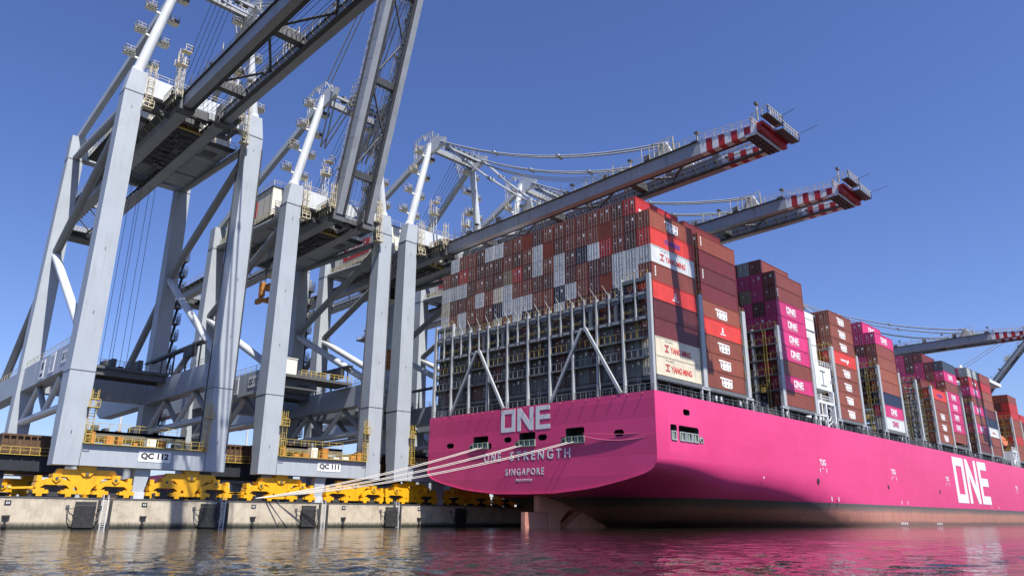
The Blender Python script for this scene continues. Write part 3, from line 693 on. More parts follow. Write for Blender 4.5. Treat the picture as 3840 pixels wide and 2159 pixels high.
        m.box(s * 4.0, s * 4.32, 0, LB - 11, u1 - .12, u1 - .003, 3)
        T(m); B(m, "boom_girder", [M['girder'], M['white'], M['red'], M['dark']])
        m = MB(); m.box(s * 2.5, s * 4.1, 1, LB - 11, u1, u1 + .05, 1)
        for x_ in (2.5, 4.1): m.rail([(s * x_, 1, u1), (s * x_, LB - 11, u1)], 1.15, 2.1, .065, 0); m.rail([(s * x_, LB - 11, u1), (s * x_, LB - 2, u1 - 1)], 1.15, 1.6, .065, 0)
        for t in range(3, int(LB) - 12, 6): m.beam((s * 4.1, t, u1), (s * 4.1, t, u1 + 2.1 + (t % 4) * .2), .09, .09, 0)
        for t in range(6, int(LB) - 4, 9): m.box(s * 3.2 - .3, s * 3.2 + .3, t, t + 1.1, u1, u1 + .7 + (t % 4) * .25, 1)
        for t in range(9, int(LB) - 4, 13): m.beam((s * 3.2, t, u1), (s * 3.2, t, u1 + 1.9), .12, .12, 0); m.box(s * 3.2 - .4, s * 3.2 + .4, t - .3, t + .3, u1 + 1.8, u1 + 2.1, 1)
        T(m); B(m, "walkway", [M['rail'], M['mid']])
        m = MB()
        for t in range(3, int(LB) - 8, 2): m.beam((s * 2.75, t, u0 + .6), (s * 1.9, t, u0 + 1.1), .16, .16); m.box(s * 1.75, s * 2.0, t - .25, t + .25, u0 + .9, u0 + 1.25)
        m.beam((s * 1.87, 1, u0 + .95), (s * 1.87, LB - 4, u0 + .95), .12, .1)
        T(m); B(m, "cable_hanger", M['mid'])
        # forestay brackets
        for t in (24, 55):
            m = MB(); m.prism([(t - 2.2, u1), (t + 1.6, u1), (t + .4, u1 + 2.6), (t - .6, u1 + 2.6)], 'x', s * 3.3 - .3, s * 3.3 + .3)
            m.rail([(s * 3.3 - .9, t - 2.4, u1 + .2), (s * 3.3 - .9, t + 2.2, u1 + .2)], 2.4, .9, .09, 1); m.rail([(s * 3.3 + .9, t - 2.4, u1 + .2), (s * 3.3 + .9, t + 2.2, u1 + .2)], 1.8, .9, .09, 1)
            T(m); B(m, "stay_bracket", [M['crane_lt'], M['rail']])
    m = MB()
    for t in (8, 27, 46): m.box(-2.75, 2.75, t, t + 1.3, u1 - 1.5, u1 - .1, 0); m.rail([(-2.4, t, u1 - .1), (2.4, t, u1 - .1)], 1.1, 1.1, .07, 1)
    for t0, t1, k in ((9, 18, 1), (18, 27, -1), (28, 37, 1), (37, 46, -1), (47, 53, 1), (53, 59, -1)): m.tube((-2.4 * k, t0, .3), (2.4 * k, t1, .3), .2, 0, 8)
    T(m); B(m, "boom_tie", [M['mid'], M['rail']])
    m = MB(); m.box(-4.15, 4.15, LB - 1.15, LB - .45, u0 - .05, u1 - .95, 0); m.box(-4.2, 4.2, LB - .45, LB - .1, u0 + .75, u1 - .92, 0); T(m); B(m, "boom_end_beam", M['red'])
    m = MB(); m.box(-4.3, 3.2, LB - 3.0, LB - 1.2, u0 - .5, u0 - .3, 0); m.box(-4.35, -4.2, LB - 3.05, LB - 1.15, u0 - .55, u0 - .1, 2); m.box(-4.3, 3.2, LB - 1.25, LB - 1.15, u0 - .55, u0 - .1, 2)
    for i in range(3): m.box(-4.2, 3.1, LB - 2.9 + i * .7, LB - 2.8 + i * .7, u0 - .6, u0 - .5, 1)
    for i in range(6): m.box(-3.8 + i * 1.2, -3.7 + i * 1.2, LB - 3.0, LB - 1.2, u0 - .58, u0 - .5, 1); m.beam((-3.6 + i * 1.2, LB - 2.8, u0 - .4), (-3.6 + i * 1.2, LB - 1.0, u0 + .6), .08, .08, 2)
    T(m); B(m, "maintenance_platform", [M['mid'], M['dark'], M['crane_lt']])
    m = MB(); m.box(-.5, 5.0, LB - .1, LB + 1.2, u0 + .9, u0 + 1.05, 0); m.rail([(-.5, LB + .05, u0 + 1.05), (-.5, LB + 1.2, u0 + 1.05), (5.0, LB + 1.2, u0 + 1.05), (5.0, LB + .05, u0 + 1.05)], 1.2, .9, .08, 1)
    m.box(-4.6, .2, LB - .2, LB + 1.0, u1 - .4, u1 - .25, 0); m.rail([(-4.6, LB - 1.6, u1 - .9), (-4.6, LB + 1.0, u1 - .25), (.2, LB + 1.0, u1 - .25), (.2, LB - 1.6, u1 - .9)], 1.3, .8, .08, 1); m.rail([(-4.2, LB - 1.9, u1 - .9), (4.2, LB - 1.9, u1 - .9)], 1.3, .8, .08, 1); m.box(1.5, 3.5, LB - 1.8, LB - .6, u1 - .95, u1 + .2, 0)
    for x in (-4.6, 0, 4.6): m.beam((x, LB - .6, u1 - .9), (x, LB - .6, u1 + 2.6 - abs(x) * .2), .14, .14, 1)
    m.box(-5.0, -4.2, LB - .8, LB - .4, u1 + 1.6, u1 + 2.0, 0); m.beam((4.6, LB + 1.6, u0 + 2), (4.8, LB + 4.2, u0 + 2.4), .06, .06, 0); m.beam((-1, LB + 1, u1 + .4), (-1, LB + 3.4, u1 + .8), .06, .06, 0)
    T(m); B(m, "end_platform", [M['mid'], M['rail']])
    m = MB()
    for x in (-1.5, -1.1, -.5, .5, 1.1, 1.5): m.tube((x, 0, .2 + .2 * abs(x)), (x, LB - 2, .2 + .2 * abs(x)), .045, 0, 6)
    T(m); B(m, "trolley_rope", M['cable'])
    def BP(t, u, x): return Vector((x, hy - (t * ca - u * sa), hz + t * sa + u * ca))
    # forestays and hoist ropes
    if frame:
        for s in (-1, 1):
            for t, r_ in ((24, .26), (55, .24)):
                for e in (-.45, .45):
                    p = Vector((s * ax + e, yw - 3.8, zap - .8)); q = BP(t, u1 + 2.3, s * 3.3 + e)
                    m = MB()
                    if boom < 5:
                        n = 10; sag = .9 if t == 24 else 3.0
                        m.path([p.lerp(q, i / n) - Vector((0, 0, sag * 4 * (i / n) * (1 - i / n))) for i in range(n + 1)], r_ * .62, 0, 6)
                        for i in (3, 6): c = p.lerp(q, i / n) - Vector((0, 0, sag * 4 * (i / n) * (1 - i / n))); m.tube(c - Vector((.25, 0, 0)), c + Vector((.25, 0, 0)), .42, 0, 8)
                    else:                       # folded stay bars of a raised boom
                        mid = Vector(((p.x + q.x) / 2, max(p.y, q.y) + 5.5, (p.z + q.z) / 2 - 9)); m.path([p, mid, q], r_ * .62, 0, 6)
                    B(m, "forestay", M['girder'])
        for x in (-1.2, -.4, .4, 1.2, 2.0):
            p = Vector((x, yw - 3.4, zap - 1.4)); q = BP(52, u1 + .6, x * .8); n = 8; sg = 4.2 if boom < 5 else 0
            m = MB(); m.path([p.lerp(q, i / n) - Vector((0, 0, sg * 4 * (i / n) * (1 - i / n))) for i in range(n + 1)], .05, 0, 5); B(m, "boom_hoist_rope", M['cable'])
            m = MB(); m.tube(p, (x, 128, h0 + 6.4), .05, 0, 5); B(m, "boom_hoist_rope", M['cable'])
    else:
        for x in (-3.2, 3.2):
            m = MB(); m.tube(BP(58, u1 + .5, x), (x, 150, zt + 3), .16, 0, 6); B(m, "forestay", M['girder'])
    m = MB()
    for s in (-1, 1): m.box(s * 2.0, s * 4.5, 111.7, 113.6, zb - .5, ztp + .9, 0); m.tube((s * 1.8, hy, hz), (s * 4.7, hy, hz), .55, 0, 14)
    for i in range(8): m.box(random.uniform(-2, 0), random.uniform(0, 2), 113.6 + i * .5, 113.9 + i * .5, zb + random.uniform(0, 1), ztp - random.uniform(0, 1), 0)
    m.rail([(-5.6, 111, zb + .2), (-5.6, 115, zb + .2)], 1.2, 1, .08, 1); m.rail([(5.6, 111, zb + .2), (5.6, 115, zb + .2)], 1.2, 1, .08, 1)
    B(m, "boom_hinge", [M['mid'], M['rail']])
    # trolley with cab
    ty = trolley_y; m = MB()
    m.box(-2.05, 2.05, ty, ty + 18, zb + .1, zb + .45, 0); m.box(-1.9, 1.9, ty + 1, ty + 15, zb + .45, zb + 2.0, 0)
    for i in range(16): x = random.uniform(-2.0, 1.2); y = ty + random.uniform(0, 16.5); m.box(x, x + random.uniform(.3, 1.0), y, y + random.uniform(.3, 1.6), zb + .1 - random.uniform(.12, .4), zb + .1, random.choice((0, 1, 1)))
    for i in range(9): m.beam((-2.0, ty + .6 + i * 2, zb - .02), (2.0, ty + .9 + i * 2, zb - .02), .16, .12, 1)
    for q in (-1.1, .6): m.box(q, q + .14, ty + 2, ty + 13, zb - .15, zb - .05, 1)
    for i in range(6): m.box(-.2, .9, ty + 3 + i * .8, ty + 3.35 + i * .8, zb - .2, zb - .1, 1)
    m.rail([(-2.1, ty - .2, zb + .3), (2.1, ty - .2, zb + .3)], 1.2, .6, .12, 2); m.box(-2.2, 2.2, ty - .5, ty, zb + .1, zb + .3, 2); m.box(-1.5, -.6, ty - .4, ty, zb + .3, zb + 1.2, 3); m.box(.5, 1.5, ty - .4, ty, zb + .3, zb + 1.0, 3)
    B(m, "trolley", [M['dark'], M['mid'], M['raily'], M['rust']])
    if cab:
        m = MB(); cy = ty + 13; zc = zb - 5.6
        m.box(-4.6, -1.2, cy, cy + 3.2, zc, zc + .5, 0); m.box(-4.6, -1.2, cy, cy + 3.2, zc + 3.2, zc + 3.6, 0); m.box(-4.5, -1.3, cy + .1, cy + 3.1, zc + .5, zc + 3.2, 1)
        for x in (-4.55, -2.95, -1.4): m.box(x - .07, x + .07, cy - .02, cy + .1, zc + .5, zc + 3.2, 0); m.box(x - .07, x + .07, cy + 3.1, cy + 3.2, zc + .5, zc + 3.2, 0)
        m.box(-4.3, -4.0, cy + .4, cy + .8, zc + 3.6, zb - .9, 0); m.box(-1.9, -1.6, cy + .4, cy + .8, zc + 3.6, zb - .9, 0); m.box(-4.9, -.8, cy - 1.6, cy + 4.0, zc - .15, zc, 2); m.rail([(-4.9, cy - 1.6, zc), (-4.9, cy + 4, zc)], 1.1, 1, .07, 2)
        B(m, "operator_cab", [M['mid'], M['glass'], M['rail']])
    return root

make_crane("112", 38.5, 10.6, 0, "tallest grey quay crane, numbered 112, its level boom running out over the water", True, 119.5, False)
make_crane("111", 68.1, 0.0, 73.5, "grey quay crane numbered 111 with its boom raised almost upright", True, 121)
make_crane("110", 95.3, 0.0, 0, "grey quay crane numbered 110, striped boom tip lowered right above the stern containers", True, 121)
make_crane("109", 124.5, 0.0, 0, "grey quay crane mostly hidden behind the stacks, second lowered boom with red and white tip", True, 121, False)
make_crane("104", 265.5, 0.0, 0, "distant grey quay crane whose striped boom reaches in at the right edge", False, 121, False)
make_crane("98", 540.0, 24.0, 47, "farthest grey quay crane with its boom half raised at the right edge", False, 121, False, False)

# spreaders hanging from the trolleys
def make_spreader(x, y, z, ztop, label):
    t = empty("spreader", (x, y, z)); m = MB()
    m.box(-3.1, 3.1, -.4, .4, .0, .75); m.box(-3.3, -2.7, -1.2, 1.2, -.45, .5); m.box(2.7, 3.3, -1.2, 1.2, -.45, .5); m.box(-1.6, 1.6, -.9, .9, .15, 1.0); m.box(-3.5, -3.1, -1.25, -.9, -.8, .1); m.box(3.1, 3.5, -1.25, -.9, -.8, .1); m.build("spreader_frame", M['spread'], t)
    m = MB(); m.box(-2.6, 2.6, -.55, .55, 2.5, 3.2)
    for s in (-1, 1): m.box(s * 2.6 - .4, s * 2.6 + .4, -.6, .6, 1.0, 3.9); m.tube((s * 1.3, -.5, 3.5), (s * 1.3, .5, 3.5), .5, 0, 12)
    m.build("head_block", M['spread'], t)
    m = MB()
    for s in (-1, 1):
        for e in (-.5, -.2, .2, .5): m.tube((s * 2.2 + e * .6, e, 3.4), (s * 1.8 + e, e, ztop - z), .035, 0, 5)
    m.build("hoist_rope", M['cable'], t)
    tag(t, label, "spreader", "container spreaders below the crane trolleys"); return t
make_spreader(62.9, 131.0, 42.0, 53.6, "rusty orange spreader hanging from crane 111 behind its left leg")
make_spreader(90.0, 133.0, 34.0, 53.6, "rusty orange spreader hanging low from crane 110 behind a grey leg")
b = MB()
for x, y in ((36.0, 142), (37.0, 142.4), (38.4, 142.6), (39.0, 143), (41.0, 145), (42.2, 145.5)): b.tube((x, y, 26), (x, y, 65), .045, 0, 5)
tag(b.build("hoist_rope", M['cable']), "bundle of thin steel ropes hanging straight down under crane 112", "rope")

# ------------------------------------------------------------------ the ship
HEEL = 0.95
SHIP = Matrix.Translation((86.3, 84.25, 0)) @ Matrix.Rotation(R(HEEL), 4, 'X')
ship = empty("container_ship"); ship.matrix_world = SHIP
tag(ship, "huge magenta container ship seen from astern, moored along the quay under the cranes", "ship")
ZD, BH = 19.2, 25.5

def lerp_tab(tab, x):
    if x <= tab[0][0]: return tab[0][1]
    for (a, p), (c, q) in zip(tab[:-1], tab[1:]):
        if x <= c: return p + (q - p) * (x - a) / (c - a)
    return tab[-1][1]
ZB = [(0, 5.2), (4, 4.85), (8, 4.1), (12, 2.9), (16, 1.3), (20, -.1), (28, -.8), (36, -1.7), (46, -3.6), (54, -6), (62, -9), (70, -11), (80, -13.5), (400, -14)]
ZK = [(0, 9.8), (10, 10.0), (20, 10.2), (36, 10.2), (54, 9.4), (64, 7.8), (76, 4.6), (90, 0), (110, -6), (160, -11), (400, -11)]
H0 = [(0, 0), (.27, .02), (.55, .155), (.64, .24), (.79, .40), (.87, .50), (.925, .585), (.96, .67), (.98, .76), (.993, .87), (1, 1)]
def hsec(t, x):
    a = lerp_tab(H0, t); k = min(1, max(0, (x - 45) / 60.0)); c = 1 - (1 - t ** 3.2) ** .55 if t < 1 else 1
    return a * (1 - k) + c * k
TT = [-1, -.993, -.98, -.96, -.925, -.87, -.79, -.7, -.6, -.5, -.38, -.25, -.12, 0]
TT = TT + [-t for t in TT[:-1][::-1]]
XS = [0, 1.5, 3, 5, 8, 11, 14, 17, 20, 24, 28, 33, 39, 46, 54, 62, 70, 80, 92, 106, 124, 150, 190, 240, 262, 284, 304, 320, 330, 336]
vs, fs = [], []
for x in XS:
    bh = BH if x < 250 else BH * max(.02, 1 - ((x - 250) / 87.0) ** 2.6)
    zb, zk = lerp_tab(ZB, x), lerp_tab(ZK, x)
    ring = [(-1, ZD)] + [(t, zb + (zk - zb) * hsec(abs(t), x)) for t in TT] + [(1, ZD)]
    vs += [(x, t * bh, z) for t, z in ring]
n = len(TT) + 2
for i in range(len(XS) - 1):
    for j in range(n): fs.append([i * n + j, i * n + (j + 1) % n, (i + 1) * n + (j + 1) % n, (i + 1) * n + j])
fs.append(list(range(n))[::-1]); fs.append([(len(XS) - 1) * n + j for j in range(n)])
me = bpy.data.meshes.new("hull"); me.from_pydata(vs, [], fs); me.materials.append(M['hull'])
bm = bmesh.new(); bm.from_mesh(me); bmesh.ops.recalc_face_normals(bm, faces=bm.faces); bm.to_mesh(me); bm.free()
hull_tmp = link("hull_tmp", me)
STERN_OPEN = [(9.05, 12.9, 12.75, 14.95, 1), (3.3, 5.1, 13.5, 14.4, 0), (-2.2, 1.5, 12.6, 14.9, 1), (-4.75, -2.75, 13.4, 14.35, 0), (-12.5, -8.7, 12.55, 14.95, 1), (-19.95, -18.1, 13.1, 14.05, 0), (18.15, 20.2, 13.3, 14.2, 0)]
SIDE_OPEN = [(3.6, 5.3, 12.3, 14.75), (5.75, 11.2, 12.45, 14.75), (11.2, 12.5, 12.45, 13.5), (7.2, 9.0, 16.35, 17.25)]
cb = MB()
def rr(x0, x1, z0, z1, r):
    return [(x0 + r, z0), (x1 - r, z0), (x1, z0 + r), (x1, z1 - r), (x1 - r, z1), (x0 + r, z1), (x0, z1 - r), (x0, z0 + r)]
for y0, y1, z0, z1, big in STERN_OPEN: cb.prism(rr(y0, y1, z0, z1, .22 if big else .34), 'x', -1, 2.4)
for y0 in (-8.65, 1.55, 9.05 - .85): cb.prism(rr(y0 - (.0 if y0 < 9 else 0), y0 + .95, 12.6, 13.65, .2), 'x', -1, 2.0)
for x0, x1, z0, z1 in SIDE_OPEN: cb.prism(rr(x0, x1, z0, z1, .25), 'y', -27, -22.9)
cutter = cb.build("cutter", M['hole'])
md = hull_tmp.modifiers.new("b", 'BOOLEAN'); md.operation = 'DIFFERENCE'; md.object = cutter; md.solver = 'EXACT'; md.use_self = True
try: md.material_mode = 'TRANSFER'
except Exception: pass
dg = bpy.context.evaluated_depsgraph_get(); dg.update()
me2 = bpy.data.meshes.new_from_object(hull_tmp.evaluated_get(dg))
bpy.data.objects.remove(hull_tmp); bpy.data.objects.remove(cutter)
for p in me2.polygons: p.use_smooth = False
me2.name = "hull"
# smooth the shell away from the hard corners
bm = bmesh.new(); bm.from_mesh(me2)
for f in bm.faces: f.smooth = (f.calc_center_median().x > .05 and abs(f.normal.z) < .97 and f.material_index == 0)
for e in bm.edges:
    if len(e.link_faces) == 2 and e.calc_face_angle(0) > R(35): e.smooth = False
bm.to_mesh(me2); bm.free()
hull = link("hull", me2, ship)

b = MB()
for a, c in zip(TT[:-1], TT[1:]):
    za, zc = [5.2 + 4.6 * hsec(abs(t), 0) for t in (a, c)]
    b.beam((-.03, a * BH, za), (-.03, c * BH, zc), .16, .16)
b.build("transom_edge", M['hull'], ship)
b = MB(); b.box(-.32, 0, -.05, .05, -.05, .05); br = b.build("bulwark_bracket", M['hull'], ship)
for i in range(19):
    o = br if i == 0 else br.copy()
    if i: col.objects.link(o)
    o.parent = ship; o.location = (0, -23.5 + i * 2.62, 18.95)
b = MB(); b.box(.1, 300, -25.35, 25.35, ZD, ZD + .06); b.build("main_deck", M['deckdark'], ship)

# lettering on the hull
put(logo_mesh(11.3, 3.75), M['letterw'], hull, (-.012, 5.85, 15.22), FACE_W)
put(text_mesh("ONE", 4.2, 1.5, .03, .018, 1.5), M['letterw'], hull, (-.012, 10.0, 10.45), FACE_W)
put(text_mesh("STRENGTH", 13.2, 1.5, .03, .018, 1.5), M['letterw'], hull, (-.012, 3.55, 10.45), FACE_W)
put(text_mesh("SINGAPORE", 8.75, 1.1, .03, .018, 1.4), M['letterw'], hull, (-.012, 4.65, 8.1), FACE_W)
put(text_mesh("IMO 9979759", 3.6, .42, .03, .01), M['letterw'], hull, (-.012, 2.1, 7.1), FACE_W)
put(logo_mesh(33.2, 12.0), M['letterw'], hull, (138.6, -BH - .012, 6.25), FACE_S)
for x in (53.4, 91.0, 130.5, 205.0):
    put(text_mesh("TUG", 2.7, 1.15, .03, .02), M['letterw'], hull, (x, -BH - .012, 11.5), FACE_S)
    b = MB()
    for q in (-.2, 2.7): b.box(x + q, x + q + .22, -BH - .03, -BH - .005, 10.3, 11.0)
    b.box(x + 1.1, x + 1.6, -BH - .03, -BH - .005, 10.9, 11.05); b.box(x - .2, x + .2, -BH - .03, -BH - .005, 10.85, 11.0); b.box(x + 2.5, x + 2.92, -BH - .03, -BH - .005, 10.85, 11.0)
    b.build("tug_mark", M['letterw'], hull)
b = MB()
for x in (30.5, 57, 60.2, 95, 99, 171, 179): b.box(x, x + .3, -BH - .02, -BH - .002, 5.1 if x > 50 else 8.2, 5.9 if x > 50 else 8.5)
for i in range(4): b.box(93 + i * 1.2, 93.5 + i * 1.2, -BH - .02, -BH - .002, .8, 1.3); b.box(118 + i * 1.1, 118.4 + i * 1.1, -BH - .02, -BH - .002, .7, 1.2)
b.build("draft_mark", M['letterw'], hull)
b = MB()
pass
for x in (52, 88, 124): b = MB(); b.tube((x, -BH - .03, 8.6), (x, -BH + .1, 8.6), .5, 0, 14); b.build("side_drain", M['hole'], hull)

# rudder and skeg
b = MB(); b.prism([(-.5, -6), (4.7, -6), (4.7, 2.35), (-.5, 2.35)], 'y', -.42, .42); b.frust((-.5, 4.7, -.42, .42), (-.5, 4.7, -.42, .42), 2.35, 2.4)
b.build("rudder", M['boot'], ship)
b = MB(); b.prism([(2.6, 2.45), (4.8, 2.2), (4.8, -6), (7.2, -6), (7.8, 1.0), (9.5, 2.6), (12.5, 3.4), (2.6, 5.3)], 'y', -.55, .55); b.build("rudder_horn", M['boot'], ship)
b = MB(); b.prism([(8.2, -6), (8.6, 0), (13, 2.6), (22, 0), (40, -7), (40, -13), (8.2, -13)], 'y', -1.0, 1.0); b.build("skeg", M['boot'], ship)

# fairleads in the openings
for y0, y1, z0, z1, big in STERN_OPEN:
    if not big: continue
    f = MB(); nn = 3; step = (y1 - y0 - .2) / nn
    f.box(-.22, .5, y0 - .05, y1 + .05, z0 - .02, z0 + .16, 0); f.box(-.18, .4, y0, y1, z0 + .98, z0 + 1.1, 0)
    for i in range(nn + 1): f.box(-.2, .4, y0 + .02 + i * step - .04, y0 + .16 + i * step, z0 + .1, z0 + 1.0, 0)
    for i in range(nn): f.tube((.1, y0 + .1 + (i + .5) * step, z0 + .1), (.1, y0 + .1 + (i + .5) * step, z0 + 1.0), .16, 1, 10)
    q = y1 + .42; f.tube((-.1, q, z0 + .5), (.4, q, z0 + .5), .46, 0, 16); f.tube((-.14, q, z0 + .5), (-.09, q, z0 + .5), .28, 2, 14)
    f.build("fairlead", [M['green'], M['railg'], M['hole']], ship)
for x0, x1, nn in ((3.7, 5.2, 1), (5.85, 11.1, 3)):
    f = MB(); step = (x1 - x0) / nn
    for i in range(nn):
        a = x0 + i * step + .08; c = x0 + (i + 1) * step - .08
        f.box(a, c, -BH - .12, -BH + .4, 12.5, 12.66); f.box(a, c, -BH - .1, -BH + .4, 13.7, 13.84); f.box(a, a + .22, -BH - .1, -BH + .4, 12.66, 13.7); f.box(c - .22, c, -BH - .1, -BH + .4, 12.66, 13.7)
        f.tube(((a + c) / 2, -BH + .1, 12.6), ((a + c) / 2, -BH + .1, 13.7), .18, 1, 10)
    if nn == 3: f.tube((11.85, -BH - .08, 13.0), (11.85, -BH + .3, 13.0), .48, 0, 16); f.tube((11.85, -BH - .1, 13.0), (11.85, -BH - .07, 13.0), .28, 2, 14)
    f.build("fairlead", [M['railg'], M['green'], M['hole']], ship)

# lashing bridges
TIER = 2.895; ZC = 21.75
def stern_bridge():
    m = MB(); ys = [25.1 - 5.02 * i for i in range(11)]; zt_ = 34.3
    for i, y in enumerate(ys):
        k = .3 if 0 < i < 10 else .62
        m.box(.25, .8, y - k / 2, y + k / 2, ZD, zt_ + .5 if 1 < i < 9 else 36.9, 0)
    for i in range(10): m.box(.3, .6, ys[i] - 2.62, ys[i] - 2.4, 29.9, zt_ + .5 if 0 < i < 9 else 36.6, 0)
    # braces
    for f1, ap, f2 in ((1, 2.52, 4), (6, 7.5, 9)):
        ya = 25.1 - 5.02 * ap
        for fo, e in ((f1, 1), (f2, -1)): m.beam((.12, 25.1 - 5.02 * fo - e * .5, ZD + .1), (.12, ya + e * .35, 30.4), .36, .45, 0)
    m.build("stern_lashing_frame", M['lpost'], ship)
    for lv in range(5):
        z = [ZD + .1, ZC + TIER - .2, ZC + 2 * TIER - .2, ZC + 3 * TIER - .2, 30.5, 27.1][lv]; m = MB()
        m.box(.5, 1.4, -25.0, 25.0, z - .16, z, 0); m.box(.45, .52, -25, 25, z - .3, z, 0)
        for i in range(10):
            y = ys[i]
            m.rail([(.5, y - .3, z), (.5, y - 4.7, z)], 1.1, 1.25, .05, 1, False)
            if i in (0, 5, 9) and lv < 5: m.ladder((1.2, y - 2.0, z), (1.2, y - 2.0, z + 2.9), .5, 1, (0, 1, 0), .4)
        m.build("walkway", [M['lship'], M['raily'] if lv in (2, 3, 4) else M['railg']], ship)
    m = MB()
    m.box(.35, 1.4, -25, 25, 29.9, 30.5, 0); m.box(.35, 1.4, -25, 25, 33.6, 34.3, 0)
    for i in range(20): y = 23.9 - i * 2.51; m.box(.4, .6, y - .75, y + .75, 33.1, 33.6, 0); m.box(.3, .42, y - .5, y + .5, 33.85, 34.05, 1); m.box(.3, .42, y - .5, y + .5, 30.05, 30.25, 1)
    for i in (2, 3, 7, 8): m.box(.42, .6, 25.1 - 5.02 * i - 4.2, 25.1 - 5.02 * i - 3.4, 30.5, 33.1, 0)
    for s_ in (-1, 1): m.box(.35, 1.4, s_ * 20.1, s_ * 25, 35.9, 36.5, 0); m.rail([(.4, s_ * 20.1, 36.5), (.4, s_ * 25, 36.5)], 1.0, 1.2, .055, 2, False)
    m.rail([(.4, -20, 34.3), (.4, 20, 34.3)], 1.0, 1.2, .055, 2, False); m.build("top_beam", [M['lship'], M['lpost'], M['raily']], ship)
    m = MB()                                             # lashing rods
    for i in range(19):
        y = 24.9 - 2.51 * (i + .15); m.beam((.9, y - 1.9, 34.4), (1.5, y + .2, 37.2), .07, .07)
        m.box(.95, 1.15, y - 1.4, y - 1.2, 35.2, 35.6)
    m.build("lashing_rod", M['railg'], ship)
stern_bridge()
def bridge_mesh():
    """lashing bridge across the deck, x from its own middle"""
    m = MB()
    for i in range(11):
        y = -25.0 + 5.0 * i; k = .9 if i == 0 else .45
        m.box(-.55, .55, y - k * .35, y + k * .35, ZC - .4, 36.6, 0)
        for s in (-1, 1): m.box(s * 1.05 - .16, s * 1.05 + .16, y - .18, y + .18, ZD, ZC - .4, 0)
        m.box(-1.25, 1.25, y - .25, y + .25, ZC - .75, ZC - .4, 0)
    for z in (ZC + TIER, ZC + 2 * TIER, ZC + 3 * TIER, ZC + 4 * TIER, 36.3):
        m.box(-.6, .6, -25, 25, z - .3, z - .05, 1)
        for s in (-1, 1): m.rail([(s * .58, -25, z - .05), (s * .58, 0, z - .05)], 1.1, 1.5, .055, 2, False)
    for y in (-22.6, -17.6): m.ladder((-.62, y, ZD + .2), (-.62, y, 36), .55, 2, (0, 1, 0), .5)
    for y in (-21.5, -13.5, -8): m.box(-.75, -.55, y - .4, y + .4, 24.2, 25.2, 2)
    return m
bm0 = None
for X in (101.0, 115.1, 128.4, 142.0, 152.9, 166.3, 179.2, 192.8, 205.5, 217.9, 231.6, 246.3, 257.2, 271.2, 285.0, 306.2, 319.5):
    if bm0 is None: bm0 = bridge_mesh().build("lashing_bridge", [M['lpost'], M['lship'], M['raily']], ship); o = bm0
    else: o = bm0.copy(); col.objects.link(o); o.parent = ship
    o.location = (X - 86.3, 0, 0)

# deck edge: coaming, stanchions, pipes, rails, hatch covers
b = MB(); b.box(1.6, 235, -22.6, -22.4, ZD, ZC - .6); b.box(1.6, 2.0, -22.4, 22.4, ZD, ZC - .7); b.build("coaming", M['deckdark'], ship)
b = MB()
for i in range(150):
    x = 2.2 + i * 1.55
    if i % 2 == 0: b.box(x, x + .18, -24.6, -24.3, ZD, ZC - .6, 0)
    if random.random() < .75: b.box(x, x + random.uniform(.3, 1.2), -24.2, -23.3, ZD + .05, ZD + random.uniform(.4, 1.6), random.choice((0, 0, 0, 1, 2)))
    if random.random() < .10: b.box(x, x + .4, -25.1, -24.9, ZD + .5, ZD + 1.3, 3)
for z in (.5, .9, 1.5): b.tube((2, -23.9 + z * .3, ZD + z), (234, -23.9 + z * .3, ZD + z), .11, 0, 6)
b.build("deck_fitting", [M['lship'], M['deckdark'], M['mid'], M['white']], ship)
b = MB(); b.rail([(.2, -25.3, ZD), (234, -25.3, ZD)], 1.05, 1.6, .045); b.rail([(.1, -25.2, ZD), (.1, 25.2, ZD)], 1.05, 1.3, .05); b.build("deck_railing", M['lship'], ship)
BAYS = {'A': 1.55, 'B': 15.5, 'C': 42.9, 'D': 67.5, 'E': 93.9, 'F': 132.7, 'G': 146.4, 'H': 172.1, 'I': 185.9, 'J': 221.4, 'K': 234.8}
for k, x0 in BAYS.items():
    b = MB(); b.box(x0 + .1, x0 + 12.1, -25.1, 25.1, ZC - .62, ZC - .06); 
    for i in range(21): b.box(x0 + .05, x0 + 12.15, -25.05 + i * 2.5, -24.9 + i * 2.5, ZC - .75, ZC - .1)
    b.build("hatch_cover", M['lship'], ship)
for x0, x1 in ((29.5, 41), (81, 92.4), (107.5, 118.6), (119.8, 130.8), (198.5, 219.3)):
    b = MB(); b.box(x0, x1, -22.4, 25, ZD + .1, ZC - .9); b.rail([(x0, -22.4, ZC - .9), (x1, -22.4, ZC - .9)], 1.1, 1.4, .07, 1); b.build("hatch_cover", [M['lship'], M['railg']], ship)

# white engine casing, side house with its lattice, forward house
b = MB(); b.box(57.0, 66.2, -22.2, 20, ZD, 44.0, 0); b.box(57.5, 61, -21.5, -10, 44.0, 45.2, 0); b.box(57.2, 66, -22.35, -22.2, 40.0, 40.15, 1)
for z in (34, 37, 42.5): b.box(57.0, 66.2, -22.24, -22.2, z, z + .08, 1)
b.build("engine_casing", [M['white'], M['railg']], ship)
b = MB(); b.box(57.2, 64.9, -25.0, -22.2, 26.7, 31.5, 0); b.box(59.6, 62.0, -25.05, -25.0, 30.4, 30.6, 1); b.box(60.7, 60.9, -25.05, -25.0, 27.6, 30.4, 1); b.box(59.4, 62.2, -25.05, -25.0, 27.5, 27.65, 1)
b.box(64.3, 64.6, -25.05, -25, 28.4, 29.0, 1); b.rail([(57.2, -24.9, 31.5), (64.9, -24.9, 31.5)], 1.1, 1.1, .08, 0); b.rail([(57.2, -24.9, 31.5), (57.2, -20.6, 31.5)], 1.1, 1.1, .08, 0)
b.build("side_house", [M['white'], M['mid']], ship)
b = MB()
